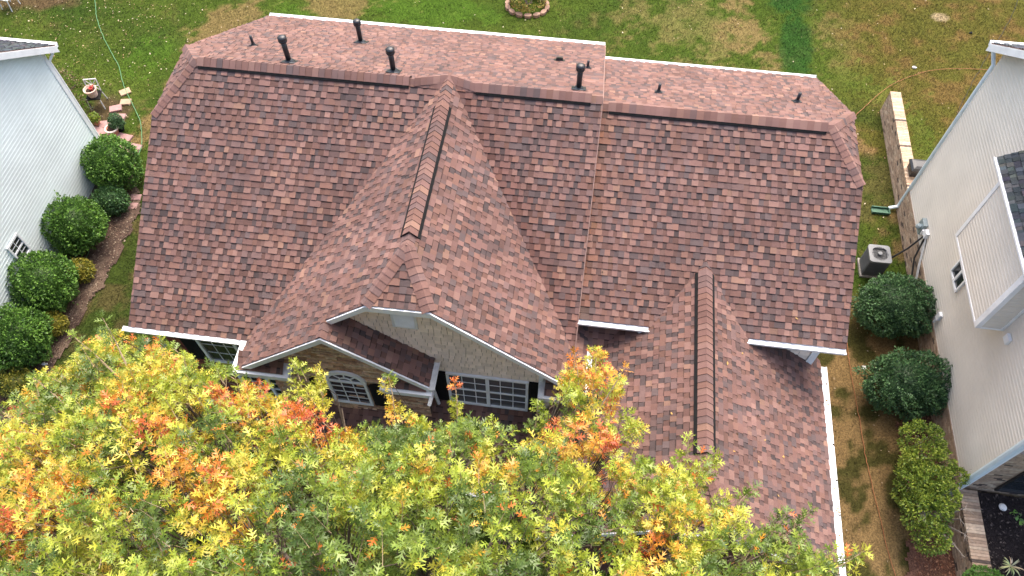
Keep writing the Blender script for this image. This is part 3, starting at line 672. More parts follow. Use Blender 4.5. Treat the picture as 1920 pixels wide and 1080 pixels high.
# downspouts
def downspout(parent, pts, wd=.07, m=W):
    b = MB(); b.tube(pts, wd * .62, 8); return b.build('downspout', m, parent)
downspout(HOUSE, [(2.42, -4.14, 5.28), (2.42, -4.14, 5.16), (2.3, -3.86, 4.98), (2.3, -3.82, 4.6)])
downspout(HOUSE, [(-8.95, -5.29, 4.66), (-8.95, -5.2, 4.5), (-8.79, -4.95, 4.3), (-8.79, -4.95, .1)])
downspout(HOUSE, [(-1.85, -6.30, 4.95), (-1.88, -5.95, 4.7), (-1.98, -5.62, 4.5), (-1.98, -5.4, 2.95)], m=MT['white_old'])
b = MB(); b.box((.36, -5.33, 3.0), (.46, -5.26, gw(.46) - .02)); b.build('corner_board', W, HOUSE)
downspout(HOUSE, [(1.38, -5.5, 4.7), (1.2, -5.5, 4.4), (.98, -5.45, 4.2), (.98, -5.45, 2.7)], m=MT['white_old'])

# --- roof penetrations
def pipe_vent(x, y, slope, zr, h, r, cap, parent=HOUSE):
    z = zr - slope * abs(y); nn = V((0, slope, 1)).normalized(); b = MB()
    b.tube([(x, y, z - .05), (x, y, z + h)], r, 14); o = b.build('vent_pipe', MT['black'], parent, True)
    f = MB(); f.lathe((x, y, z + .0), [(r * 2.1, -.05), (r * 2.1, .01), (r * 1.5, .05), (r * 1.15, .085), (r * 1.02, .09)], 16)
    q = [V((x, y, z)) + V((1, 0, 0)) * a + V((0, 1, -slope)).normalized() * c + nn * .016 for a, c in ((-r*2.6, -r*2.6), (r*2.6, -r*2.6), (r*2.6, r*3), (-r*2.6, r*3))]
    f.prism(q, nn * .006); f.build('flashing', MT['flash'], o, True)
    if cap:
        c = MB(); c.lathe((x, y, z + h), [(r * 1.05, -.13), (r * 1.55, -.10), (r * 1.65, -.06), (r * 1.4, -.045), (r * 1.35, -.025), (r * 1.6, -.015), (r * 1.6, .015), (r * .9, .045), (.01, .05)], 18); c.build('rain_cap', MT['black'], o, True)
    return o
pipe_vent(-7.62, 1.72, sB, MZ, .30, .035, False); pipe_vent(-6.17, .50, sB, MZ, .70, .062, True); pipe_vent(-5.36, 3.08, sB, MZ, .68, .062, True)
pipe_vent(-3.72, .50, sB, MZ, .64, .062, True); pipe_vent(.51, .50, sB, MZ, .66, .062, True); pipe_vent(.65, 2.53, sB, MZ, .24, .032, False)
pipe_vent(2.37, 1.35, sRB, RZ, .26, .035, False); pipe_vent(5.64, 1.63, sRB, RZ, .28, .04, False)
b = MB(); z = MZ - sB * 3.06; nn = V((0, sB, 1)).normalized(); dn = V((0, 1, -sB)).normalized(); c0 = V((-.1, 3.06, z)) + nn * .012
b.prism([c0 + V((a, 0, 0)) + dn * c for a, c in ((-.14, -.1), (.14, -.1), (.14, .12), (-.14, .12))], nn * .01); b.prism([c0 + V((a, 0, 0)) + dn * c + nn * .01 for a, c in ((-.09, -.05), (.09, -.05), (.07, .09), (-.07, .09))], nn * .06)
b.build('exhaust_vent', MT['black'], HOUSE)
# ============================================================ NEIGHBOURS
DARK = [(.035, .042, .05), (.05, .058, .066), (.028, .034, .042), (.065, .072, .08)]
dcol = lambda t: tuple(x * random.uniform(.85, 1.15) for x in random.choice(DARK))
SB = (.56, .66, .70)
LH = empty('neighbour_house', (-19, -2.4, 0), 'pale blue sided house on the left behind a row of round bushes', 'house')
LX, LY1, LY0, LZE, LS = -15.1, 3.15, -8.2, 4.85, .72
pk = LZE + LS * (LY1 - LY0) / 2; ym = (LY1 + LY0) / 2
b = MB(); laps(b, (LX, 0, 0), (0, 1, 0), [(LY0, .25), (LY1, .25), (LY1, LZE), (ym, pk), (LY0, LZE)], .115, (1, 0, 0), SB, lip=.007); b.build('wall', MT['siding_blue'], LH)
b = MB(); b.box((-24, LY0, 0), (LX - .12, LY1, LZE)); b.box((LX - .1, LY0, -.1), (LX + .01, LY1, .25)); b.build('foundation', MT['concrete'], LH)
b = MB(); b.box((LX - .12, LY1 - .1, .2), (LX + .03, LY1 + .03, LZE + .02)); b.build('corner_board', W, LH)
rf = MB(); ov = .28
shingles(rf, (-24, ym, pk + .12), (1, 0, 0), dvec(LS, (0, 1)), [(0, 0), (LX + ov + 24, 0), (LX + ov + 24, (LY1 - ym + .32) * L_(LS)), (0, (LY1 - ym + .32) * L_(LS))], colf=dcol)
shingles(rf, (-24, ym, pk + .12), (1, 0, 0), dvec(LS, (0, -1)), [(0, 0), (LX + ov + 24, 0), (LX + ov + 24, (LY1 - ym + .32) * L_(LS)), (0, (LY1 - ym + .32) * L_(LS))], colf=dcol)
RL_ = rf.build('roof', MT['darkroof'], LH)
rake(RL_, [(LX + ov, LY0 - .3, pk + .12 - LS * (ym - LY0 + .3)), (LX + ov, ym, pk + .12), (LX + ov, LY1 + .3, pk + .12 - LS * (LY1 + .3 - ym))], (.03, 0, 0), .22, 1.0, .03)
b = MB(); b.prism([(LX + .02, ym, pk - .02), (LX + .02, LY1 + .3, pk - .02 - LS * (LY1 + .3 - ym)), (LX + ov, LY1 + .3, pk - .02 - LS * (LY1 + .3 - ym)), (LX + ov, ym, pk - .02)], (0, 0, -.03)); b.build('soffit', W, RL_)
gutter(RL_, (-24, LY1 + .31, LZE - .12), (LX + ov, LY1 + .31, LZE - .12), (0, 1, 0))
downspout(LH, [(LX + .12, LY1 + .38, LZE - .2), (LX + .12, LY1 + .36, LZE - .32), (LX - .02, LY1 + .08, LZE - .55), (LX - .02, LY1 + .09, LZE - 1.2), (LX - .02, LY1 + .09, .15)])
window(LH, (LX + .016, -1.98, 1.42), (0, 1, 0), (1, 0, 0), .46, .68, 2, 4, .06, True)
b = MB(); b.box((LX + .02, -3.1, .15), (LX + .2, -2.75, .55)); b.tube([(LX + .1, -2.7, .0), (LX + .1, -2.7, .62), (LX + .16, -2.78, .66), (LX + .2, -2.85, .6)], .03, 8); b.lathe((LX + .2, -2.93, .3), [(.1, -.12), (.13, -.06), (.13, .08), (.08, .14)], 14)
b.build('gas_meter', MT['metergrey'], LH)

# right hand neighbour
BG = (.58, .56, .50)
RHs = empty('neighbour_house', (15, -.3, 0), 'beige sided house on the right with a boxed out bay and a brick base', 'house')
QX, QY1, QY0, QZE, QS = 11.15, 4.5, -5.0, 6.62, .7
ym = (QY1 + QY0) / 2; pk = QZE + QS * (QY1 - ym)
b = MB(); laps(b, (QX, 0, 0), (0, -1, 0), [(-QY1, .97), (-QY0, .97), (-QY0, QZE), (-ym, pk), (-QY1, QZE)], .115, (-1, 0, 0), BG, lip=.007); b.build('wall', MT['siding_beige'], RHs)
b = MB(); b.box((QX + .12, QY0 + .1, 0), (20, QY1, QZE)); b.build('wall', MT['siding_beige'], RHs)
BR = [(.33, .235, .16), (.38, .28, .20), (.30, .215, .15), (.41, .32, .23), (.36, .26, .18)] * 3 + [(.08, .06, .05)]
b = MB(); masonry(b, (QX - .03, 0, 0), (0, -1, 0), [(-QY1, 0), (-QY0, 0), (-QY0, .96), (-QY1, .96)], (-1, 0, 0), (.205, .072), BR, .009, (.002, .006)); b.build('brick_base', MT['brick'], RHs)
b = MB(); masonry(b, (QX, QY0, 0), (1, 0, 0), [(0, 0), (5, 0), (5, 3.2), (0, 3.2)], (0, -1, 0), (.205, .072), BR, .009, (.002, .006)); b.build('wall', MT['brick'], RHs)
b = MB(); b.box((QX - .03, QY0 - .035, .9), (QX + .10, QY0 + .09, QZE)); b.build('corner_board', W, RHs)
rf = MB()
for sg in (1, -1):
    shingles(rf, (20, ym, pk + .12), (-1, 0, 0), dvec(QS, (0, sg)), [(0, 0), (20 - QX + ov, 0), (20 - QX + ov, (QY1 - ym + .32) * L_(QS)), (0, (QY1 - ym + .32) * L_(QS))], colf=dcol)
RQ = rf.build('roof', MT['darkroof'], RHs)
rake(RQ, [(QX - ov, QY0 - .3, pk + .12 - QS * (ym - QY0 + .3)), (QX - ov, ym, pk + .12), (QX - ov, QY1 + .3, pk + .12 - QS * (QY1 + .3 - ym))], (-.03, 0, 0), .22, 1.0, .03)
gutter(RQ, (QX - ov, QY1 + .31, QZE - .12), (20, QY1 + .31, QZE - .12), (0, 1, 0))
BL = mat('pale_blue_downspout', (.60, .70, .74), .45, noise=(5, .05))
downspout(RHs, [(QX - .1, QY1 + .38, QZE - .2), (QX - .1, QY1 + .36, QZE - .35), (QX - .02, QY1 + .08, QZE - .6), (QX - .03, QY1 + .05, .35), (QX - .05, QY1 + .02, .16), (QX - .32, QY1 - .02, .08)], .09, BL)
downspout(RHs, [(QX - .07, QY0 + .02, QZE - .2), (QX - .07, QY0 - .06, .5), (QX - .10, QY0 - .06, .2), (QX - .38, QY0 - .10, .08)], .13, BL)
# bay
bx0, by0, by1, bz0, bz1 = 10.5, -2.2, .52, 3.95, 6.3
b = MB(); laps(b, (bx0, 0, 0), (0, -1, 0), [(-by1, bz0), (-by0, bz0), (-by0, bz1), (-by1, bz1)], .115, (-1, 0, 0), BG, lip=.007); laps(b, (0, by0, 0), (1, 0, 0), [(bx0 + .05, bz0), (QX, bz0), (QX, bz1), (bx0 + .05, bz1)], .115, (0, -1, 0), BG, lip=.007)
b.box((bx0 + .13, by0 + .13, bz0 + .01), (QX - .02, by1 - .01, bz1)); BAY = b.build('bay', MT['siding_beige'], RHs)
b = MB(); b.box((bx0 - .03, by0 - .03, bz0 - .02), (bx0 + .09, by0 + .12, bz1)); b.box((bx0 - .028, by1 - .09, bz0 - .02), (bx0 + .05, by1 + .02, bz1)); b.box((bx0 - .026, by0 + .121, bz0 - .035), (bx0 + .02, by1 - .091, bz0 + .02)); b.box((bx0 + .091, by0 - .028, bz0 - .035), (QX - .02, by0 + .02, bz0 + .01)); b.box((QX - .09, by0 - .026, bz0 + .011), (QX - .02, by0 + .02, bz1)); b.build('trim', W, BAY)
rf = MB(); shingles(rf, (QX, .95, bz1 + .62), (0, -1, 0), V((-1, 0, -.65)).normalized(), [(0, 0), (3.6, 0), (3.6, .98), (0, .98)], colf=dcol); rb = rf.build('bay_roof', MT['darkroof'], BAY)
gutter(rb, (bx0 - .15, .95, bz1 + .08), (bx0 - .15, -2.65, bz1 + .08), (-1, 0, 0), .09, .09)
window(RHs, (QX - .016, .50, 2.40), (0, -1, 0), (-1, 0, 0), .62, .48, 1, 1, .055, False, W, 2)
# services
b = MB(); b.box((QX - .14, 2.62, 1.18), (QX - .016, 2.92, 1.62)); b.lathe((QX - .19, 2.75, 1.42), [(.07, -.06), (.09, 0), (.06, .06)], 12); b.build('meter_box', MT['metergrey'], RHs)
b = MB(); b.box((QX - .12, 2.30, 1.42), (QX - .016, 2.50, 1.62)); b.tube([(QX - .08, 2.56, 1.3), (QX - .1, 2.55, 1.5)], .045, 10); b.build('line_cover', W, RHs)
b = MB(); b.tube([(QX - .08, 2.40, 1.45), (10.75, 2.2, 1.0), (10.35, 2.05, .55), (10.2, 2.0, .45)], .028, 8); b.tube([(QX - .06, 2.36, 1.42), (10.95, 1.95, .9), (10.95, 1.2, .35), (10.6, .75, .2), (10.35, .55, .3)], .028, 8); b.build('refrigerant_line', MT['cable'], RHs)
b = MB(); b.tube([(QX - .05, 2.32, 1.42), (QX - .07, 1.75, .8), (QX - .06, 1.3, .35)], .018, 8); b.tube([(QX - .05, 2.28, 1.42), (QX - .06, 1.72, .85), (QX - .06, 1.25, .4)], .018, 8); b.build('conduit', MT['white_old'], RHs)
b = MB(); b.box((QX - .09, -2.62, 3.95), (QX - .016, -2.42, 4.15)); b.build('dryer_vent', W, RHs)
b = MB(); b.box((QX - .1, -.42, 1.25), (QX - .016, -.27, 1.5)); b.tube([(QX - .06, -.34, 1.25), (QX - .06, -.34, 1.05)], .03, 8); b.build('outlet_box', W, RHs)
window(RHs, (11.95, QY0 - .016, 1.0), (1, 0, 0), (0, -1, 0), .9, 1.3, 1, 2, .05, False, MT['black'])

# free standing brick walls by the right house
b = MB(); masonry(b, (11.12, 0, 0), (0, -1, 0), [(-9.0, -.05), (-4.56, -.05), (-4.56, .86), (-9.0, .86)], (-1, 0, 0), (.205, .072), BR, .009, (.002, .006))
k = 0
y = 4.57
while y < 9.0: b.box((11.1, y, .862), (11.46, min(y + .07, 9.0), .93), tuple(c * k for k in (random.uniform(1.18, 1.3),) for c in random.choice(BR))); y += .078
b.box((11.12, 4.56, -.05), (11.45, 8.99, .86), (.33, .25, .19)); bwall = b.build('brick_wall', MT['brick']); tag(bwall, 'long low tan brick wall reaching back across the lawn from the beige house', 'wall')
b = MB(); masonry(b, (11.08, 0, 0), (0, -1, 0), [(5.1, -.05), (8.6, -.05), (8.6, .83), (5.1, .83)], (-1, 0, 0), (.205, .072), BR, .009, (.002, .006)); y = -5.11
while y > -8.6: b.box((11.06, y, .832), (11.5, max(y - .07, -8.6), .9), tuple(c * k for k in (random.uniform(.8, 1.2),) for c in random.choice(BR))); y -= .078
b.box((11.09, -8.6, -.05), (11.45, -5.11, .83), (.33, .25, .19)); o = b.build('planter_wall', MT['brick']); tag(o, 'brick planter wall holding back black mulch in the lower right corner', 'wall')
X = np.arange(11.45, 16, .08); Y = np.arange(-9, -5.02, .08); X, Y = np.meshgrid(X, Y); Z = .72 + .06 * fbm(X * 4, Y * 4, 8); i = np.arange(X.size).reshape(X.shape)
f = np.stack([i[:-1, :-1], i[:-1, 1:], i[1:, 1:], i[1:, :-1]], -1).reshape(-1, 4)
o = np_mesh('planter_soil', np.stack([X, Y, Z], -1).reshape(-1, 3), f.ravel(), np.full(len(f), 4), MT['mulch'], np.array([.022, .018, .018]) * (.5 + fbm(X.ravel() * 8, Y.ravel() * 8, 12)[:, None]), 'POINT'); o['kind'] = 'structure'
chips('black_mulch', 1500, lambda n: np.stack([rng.uniform(11.5, 13.6, n), rng.uniform(-8, -5.1, n)], -1), [(.02, .016, .015), (.035, .028, .026), (.012, .01, .01), (.10, .08, .07)], lambda p: .78 + rng.uniform(0, .03, len(p)), (.02, .05), 'black mulch chips in the brick planter', 'mulch')
# ============================================================ THINGS IN THE YARDS
def ac_unit(x, y, s, h, body, top, label, rz=0):
    r = empty('ac_unit', (x, y, 0), label, 'air conditioner', 'air conditioners beside the beige house')
    def rr(hw, rad, n=4):
        out = []
        for cx_, cy_, a0 in ((hw - rad, hw - rad, 0), (-hw + rad, hw - rad, 90), (-hw + rad, -hw + rad, 180), (hw - rad, -hw + rad, 270)):
            for k in range(n + 1): a = R(a0 + 90 * k / n); out.append((x + cx_ + rad * math.cos(a), y + cy_ + rad * math.sin(a)))
        return out
    b = MB(); b.prism([(px, py, .06) for px, py in rr(s / 2 - .02, .07)], (0, 0, h - .1))
    for k in range(14):
        z = .12 + k * (h - .22) / 14; b.prism([(px, py, z) for px, py in rr(s / 2 - .004, .075)], (0, 0, .02))
    for sx in (-1, 1):
        for sy in (-1, 1): b.box((x + sx * (s / 2 - .05) - .03, y + sy * (s / 2 - .05) - .03, .061), (x + sx * (s / 2 - .05) + .03, y + sy * (s / 2 - .05) + .03, h - .045))
    b.build('casing', body, r)
    t = MB(); o_ = [(px, py) for px, py in rr(s / 2 + .012, .09, 6)]; n = len(o_); rad = s * .39
    inn = [(x + rad * math.cos(math.atan2(py - y, px - x)), y + rad * math.sin(math.atan2(py - y, px - x))) for px, py in o_]
    for k in range(n):
        a, b2 = o_[k], o_[(k+1) % n]; c, d = inn[(k+1) % n], inn[k]
        t.face([(*a, h), (*b2, h), (*c, h + .01), (*d, h + .01)]); t.face([(*a, h - .07), (*b2, h - .07), (*b2, h), (*a, h)]); t.face([(*d, h + .01), (*c, h + .01), (*c, h - .05), (*d, h - .05)])
    t.build('top_cover', top, r)
    g = MB()
    for k in range(9): rad2 = s * .39 * (k + 1) / 9.2; g.tube([(x + rad2 * math.cos(a), y + rad2 * math.sin(a), h + .012) for a in np.linspace(0, 2 * math.pi, 25)], .0035, 4, cap=False)
    for k in range(8): a = k * math.pi / 4; g.tube([(x, y, h + .016), (x + s * .385 * math.cos(a), y + s * .385 * math.sin(a), h + .012)], .005, 4)
    g.build('fan_guard', MT['black'], r)
    f = MB()
    for k in range(3):
        a = k * 2 * math.pi / 3; ca, sa = math.cos(a), math.sin(a); P_ = lambda u, v, z: (x + ca * u - sa * v, y + sa * u + ca * v, h - .09 + z)
        f.face([P_(.06, -.06, .02), P_(s * .36, -.14, .03), P_(s * .36, .12, -.03), P_(.06, .06, -.02)])
    f.build('fan', MT['acgrey'], r)
    c = MB(); c.lathe((x, y, h + .012), [(.065, 0), (.065, .014), (.055, .02), (.01, .022)], 18); c.build('fan_hub', top, r)
    d = MB(); d.lathe((x, y, h - .13), [(.01, 0), (s * .40, .0)], 20, close=False); d.build('fan_well', MT['blackmatte'], r)
    p = MB(); p.box((x - s / 2 - .03, y - s / 2 - .03, -.02), (x + s / 2 + .03, y + s / 2 + .03, .06)); p.build('pad', MT['concrete'], r)
    return r
ac_unit(9.98, 2.02, .62, .84, MT['acgrey'], MT['acpale'], 'dark grey air conditioner unit with its round fan fully in view')
ac_unit(9.93, .82, .60, .60, MT['acpale'], MT['acpale'], 'pale grey air conditioner unit mostly hidden behind the round dark green shrub')
# splash block
S_ = empty('splash_block', (10.55, 4.36, 0), 'green plastic splash block on the grass under the white downspout', 'splash block')
b = MB(); b.box((10.30, 4.24, 0), (10.86, 4.50, .03)); b.build('base', MT['splash'], S_)
for p0, p1, nm in (((10.30, 4.24), (10.86, 4.27), 'side'), ((10.30, 4.47), (10.86, 4.50), 'side'), ((10.83, 4.27), (10.86, 4.47), 'end')):
    b = MB(); b.box((*p0, .03), (*p1, .10)); b.build(nm, MT['splash'], S_)
# black box standing on the brick wall
S_ = empty('storage_box', (11.5, 5.35, .93), 'rounded black box sitting on the brick wall beside the house corner', 'box')
b = MB(); x0, x1, y0, y1 = 11.18, 11.78, 5.12, 5.60
b.prism([(x0 + .03, y0 + .02, .93), (x1 - .03, y0 + .02, .93), (x1 - .03, y1 - .02, .93), (x0 + .03, y1 - .02, .93)], (0, 0, .22)); b.build('body', MT['black'], S_)
b = MB(); lev = [(0, 1.15), (.02, 1.19), (.02, 1.24), (-.03, 1.30), (-.12, 1.335)]; pr = []
for e, z in lev: pr.append([(x0 - e + .0, y0 - e, z), (x1 + e, y0 - e, z), (x1 + e, y1 + e, z), (x0 - e, y1 + e, z)])
for k in range(4):
    for j in range(4): b.face([pr[k][j], pr[k][(j+1) % 4], pr[k+1][(j+1) % 4], pr[k+1][j]])
b.face(pr[4]); b.face(pr[0][::-1]); b.build('lid', MT['black'], S_)
# hose and cords
def smooth(pts, n=10):
    pts = [np.array(p, float) for p in pts]; out = []
    for i in range(len(pts) - 1):
        p0, p1, p2, p3 = pts[max(i-1, 0)], pts[i], pts[i+1], pts[min(i+2, len(pts)-1)]
        for k in range(n):
            t = k / n; out.append(.5 * (2*p1 + (p2-p0)*t + (2*p0-5*p1+4*p2-p3)*t*t + (3*p1-p0-3*p2+p3)*t**3))
    out.append(pts[-1]); return out
def wiggle(pts, a=.02): return [(p[0] + random.uniform(-a, a), p[1] + random.uniform(-a, a), p[2]) for p in smooth(pts, 7)]
b = MB(); b.tube(wiggle([ground_pt(u, v, .05) for u, v in ((170, -30), (178, 0), (181, 30), (190, 60), (205, 92), (222, 122), (229, 150), (234, 165), (247, 193), (262, 225), (266, 262), (262, 285), (245, 315), (225, 350), (205, 390), (180, 440), (160, 488), (150, 505))], .012), .012, 6)
o = b.build('garden_hose', MT['hose']); tag(o, 'thin light green garden hose winding across the left lawn and mulch bed', 'hose')
b = MB(); b.tube(wiggle([ground_pt(u, v, .045) for u, v in ((1900, 138), (1855, 131), (1820, 129), (1780, 129), (1745, 132), (1720, 139), (1685, 152), (1660, 167), (1640, 183), (1620, 202), (1604, 217), (1570, 260))] + [(9.3, 6, .045), (9.0, 2.5, .045)] + [ground_pt(u, v, .045) for u, v in ((1588, 640), (1594, 690), (1601, 730), (1612, 790), (1622, 850), (1634, 905), (1648, 960), (1662, 1020), (1678, 1078), (1690, 1120))], .012), .008, 6)
o = b.build('extension_cord', MT['cord']); tag(o, 'thin orange cord lying along the right side yard and curving across the back lawn', 'cord')
b = MB(); b.tube(wiggle([ground_pt(u, v, .04) for u, v in ((1912, -10), (1895, 35), (1870, 75), (1842, 120), (1815, 170), (1790, 225), (1772, 260))], .03), .008, 5)
o = b.build('cable', MT['cable']); tag(o, 'thin black cable lying on the lawn behind the beige house', 'cable')
# stepping stones and pavers
def slab(name, u, v, sx, sy, rz, m, label, cat, group, z=.05):
    x, y, _ = ground_pt(u, v); c, s = math.cos(R(rz)), math.sin(R(rz)); e = .012
    b = MB(); P_ = lambda a, d, z: (x + c * a - s * d, y + s * a + c * d, z); q = lambda k, z: [P_(-sx/2 + k, -sy/2 + k, z), P_(sx/2 - k, -sy/2 + k, z), P_(sx/2 - k, sy/2 - k, z), P_(-sx/2 + k, sy/2 - k, z)]
    lv = [q(0, -.03), q(0, z - e), q(e, z)]
    for k in range(2):
        for j in range(4): b.face([lv[k][j], lv[k][(j+1) % 4], lv[k+1][(j+1) % 4], lv[k+1][j]])
    b.face(lv[2]); o = b.build(name, m); tag(o, label, cat, group); return o
G_ = 'stepping stones in the left yard'
slab('stepping_stone', 235, 173, .38, .30, 40, MT['paver_tan'], 'pale square stepping stone crossed by the green hose', 'paver', G_)
slab('stepping_stone', 236, 192, .38, .28, 12, MT['paver_tan'], 'orange tan stepping stone just below the one under the hose', 'paver', G_)
slab('stepping_stone', 217, 204, .42, .30, 25, MT['paver'], 'pinkish stepping stone in front of the old chair', 'paver', G_)
slab('stepping_stone', 225, 220, .38, .30, 5, MT['paver'], 'pinkish stepping stone between the chair and the small green potted bush', 'paver', G_)
slab('stepping_stone', 198, 234, .42, .36, 18, MT['paver'], 'dusty pink stepping stone between the terracotta pot and the empty pot', 'paver', G_)
slab('stepping_stone', 255, 371, .34, .24, 8, MT['paver'], 'upper of two reddish stepping stones on bare soil by the big roof edge', 'paver', G_)
slab('stepping_stone', 248, 387, .36, .26, 5, MT['paver'], 'lower of two reddish stepping stones on bare soil by the big roof edge', 'paver', G_)
G_ = 'pink path pavers behind the first round bush'
slab('paver', 187, 249, .62, .40, -8, MT['paver'], 'pink paver nearest the blue house corner', 'paver', G_, .06)
slab('paver', 213, 256, .50, .40, -8, MT['paver'], 'pink paver right under the empty pot', 'paver', G_, .061)
slab('paver', 234, 261, .46, .40, -8, MT['paver'], 'pink paver just right of the empty pot', 'paver', G_, .06)
slab('paver', 232, 281, .46, .42, -8, MT['paver'], 'pink paver touching the top of the round bush', 'paver', G_, .06)
slab('paver', 251, 281, .44, .48, -8, MT['paver'], 'pink paver at the path end touching the green hose', 'paver', G_, .061)
# garden chair holding a pot, and a second white chair at the corner of the lawn
def chair(x, y, rz, label, seat=True):
    r = empty('garden_chair', (x, y, 0), label, 'chair', 'white garden chairs')
    c, s = math.cos(R(rz)), math.sin(R(rz)); T = lambda a, b_, z: (x + c * a - s * b_, y + s * a + c * b_, z); m = MT['white_old']
    for sx in (-1, 1):
        b = MB(); b.tube([T(sx * .23, -.24, 0), T(sx * .22, -.21, .43)], .02, 8); b.build('leg', m, r)
        b = MB(); b.tube([T(sx * .23, .27, 0), T(sx * .21, .20, .43), T(sx * .21, .30, .92)], .02, 8); b.build('leg', m, r)
    b = MB(); b.tube([T(-.21, .30, .92), T(.21, .30, .92)], .022, 8); b.tube([T(-.21, .25, .66), T(.21, .25, .66)], .015, 8); b.tube([T(-.2, .21, .48), T(.2, .295, .9)], .013, 8); b.tube([T(.2, .21, .48), T(-.2, .295, .9)], .013, 8); b.tube([T(0, .25, .66), T(0, .30, .92)], .013, 8); b.build('backrest', m, r)
    b = MB(); q = [T(-.25, -.24, .43), T(.25, -.24, .43), T(.23, .22, .43), T(-.23, .22, .43)]; b.prism(q, (0, 0, .035)); b.build('seat', MT['blackmatte'] if seat else m, r); return r
cx_, cy_, _ = ground_pt(187, 196); chair(cx_, cy_, 14, 'old white garden chair with a black seat holding a flower pot')
x_, y_, _ = ground_pt(22, 12); chair(x_, y_, 170, 'white garden chair partly cut off at the upper left corner', False)
def pot(x, y, z, r0, r1, h, m, rimm, label, soil=True, name='flower_pot'):
    p = empty(name, (x, y, z), label, 'pot', None)
    b = MB(); b.lathe((x, y, z), [(r0, 0), (r1, h), (r1 * .9, h), (r0 * .95, h * .55), (.005, h * .55)], 20, close=False); b.build('body', m, p, True)
    b = MB(); b.lathe((x, y, z), [(r1 * .99, h * .86), (r1 * 1.1, h * .86), (r1 * 1.1, h * 1.02), (r1 * .88, h * 1.02), (r1 * .88, h * .9)], 20, close=False); b.build('rim', rimm, p)
    b = MB(); b.lathe((x, y, z + h * .78), [(.005, .01), (r1 * .9, 0)], 16, close=False, col=(.05, .035, .028)); b.build('soil', MT['mulch'], p); return p
pot(cx_, cy_ - .02, .465, .15, .21, .30, MT['potbeige'], MT['potbeige'], 'beige flower pot with a red scoop resting on the chair seat')
b = MB(); b.lathe((cx_ + .03, cy_ + .02, .70), [(.05, 0), (.075, .10), (.065, .10), (.04, .03)], 14); b.tube([(cx_ + .03, cy_ + .05, .78), (cx_ + .07, cy_ + .16, .82), (cx_ + .02, cy_ + .1, .72)], .012, 6)
o = b.build('scoop', MT['red']); tag(o, 'small red plastic scoop standing in the beige pot on the chair', 'scoop')
x_, y_, _ = ground_pt(184, 233); pot(x_, y_, 0, .09, .14, .24, MT['terracotta'], MT['terracotta'], 'terracotta pot with a yellow green plant beside the blue house'); POT1 = (x_, y_)
x_, y_, _ = ground_pt(216, 252); pot(x_, y_, .06, .15, .21, .26, MT['terracotta'], MT['potrim'], 'round terracotta pot with a pale rim standing on the pink pavers')
x_, y_, _ = ground_pt(227, 243); pot(x_, y_, 0, .12, .16, .22, MT['blackmatte'], MT['blackmatte'], 'dark nursery pot under the small green bush by the pink pavers'); POT3 = (x_, y_)
# leaf litter caught on the roofs and in the garage gutter
def roof_pts(n):
    return np.concatenate([np.stack([rng.uniform(1.4, 6.6, n), rng.uniform(-8.0, -4.3, n)], -1), np.stack([6.86 + rng.uniform(-.03, .04, n), rng.uniform(-8.4, -3.9, n)], -1), np.stack([rng.uniform(1.1, 6.6, n // 3), rng.uniform(-3.9, -.3, n // 3)], -1)])
def roof_z(p):
    x, y = p[:, 0], p[:, 1]; z = np.where(y < -4.05, HZ - sH * np.abs(x - HX0), RZ - sR * np.abs(y)); return np.where(x > 6.82, 3.86, z) + .03
chips('leaf_litter', 24, roof_pts, [(.30, .20, .08), (.10, .06, .04), (.42, .26, .08), (.05, .04, .03)], roof_z, (.02, .045), 'few dead leaves and twigs on the garage roof and in its gutter', 'leaves')
# small things lying about
def litter(name, u, v, L, m, label, cat, z=.05):
    x, y, _ = ground_pt(u, v); b = MB(); n = 7; pts = [(x + L * math.cos(6.283 * k / n) * random.uniform(.6, 1.1), y + L * .7 * math.sin(6.283 * k / n) * random.uniform(.5, 1.2)) for k in range(n)]
    for k in range(n): b.face([(*pts[k], z * .5), (*pts[(k+1) % n], z * .5), (x, y, z + random.uniform(0, .03))]); b.face([(*pts[k], -.01), (*pts[(k+1) % n], -.01), (*pts[(k+1) % n], z * .5), (*pts[k], z * .5)])
    o = b.build(name, m); tag(o, label, cat); return o
litter('paper_scrap', 85, 683, .10, MT['rock'], 'crumpled white scrap on the mulch edge left of the oak leaves', 'litter', .08)
litter('paper_scrap', 1714, 127, .09, MT['rock'], 'white scrap on the back lawn above the orange cord', 'litter', .07)
litter('rock', 1820, 62, .08, MT['black'], 'small dark lump on the back lawn near the beige house', 'rock', .06)
x_, y_, _ = ground_pt(1619, 690); b = MB(); b.box((x_ - .05, y_ - .05, -.02), (x_ + .05, y_ + .05, .05)); b.box((x_ - .025, y_ - .025, .05), (x_ + .025, y_ + .025, .065), (.2, .2, .2)); o = b.build('utility_cover', MT['white_old']); tag(o, 'small square white utility cover in the dirt of the right side yard', 'utility cover')
x_, y_, _ = ground_pt(127, 557); b = MB(); b.lathe((x_, y_, 0), [(.10, 0), (.13, .16), (.115, .16), (.09, .04), (.01, .04)], 16, close=False); o = b.build('bucket', MT['blackmatte']); tag(o, 'small empty black bucket in the mulch below the middle bush', 'bucket')
x_, y_, _ = ground_pt(1880, 951, .78); b = MB(); b.lathe((x_, y_, .76), [(.01, 0), (.085, .0), (.10, .03), (.07, .06), (.01, .07)], 11); o = b.build('rock', MT['rock']); tag(o, 'smooth white stone on the black mulch in the brick planter', 'rock')
x_, y_, _ = ground_pt(105, 492); b = MB(); b.lathe((x_, y_, 0), [(.01, 0), (.06, .0), (.07, .04), (.03, .09), (.01, .10)], 9); o = b.build('rock', MT['rock']); tag(o, 'small white stone at the wall base beside the first yellow shrub', 'rock')
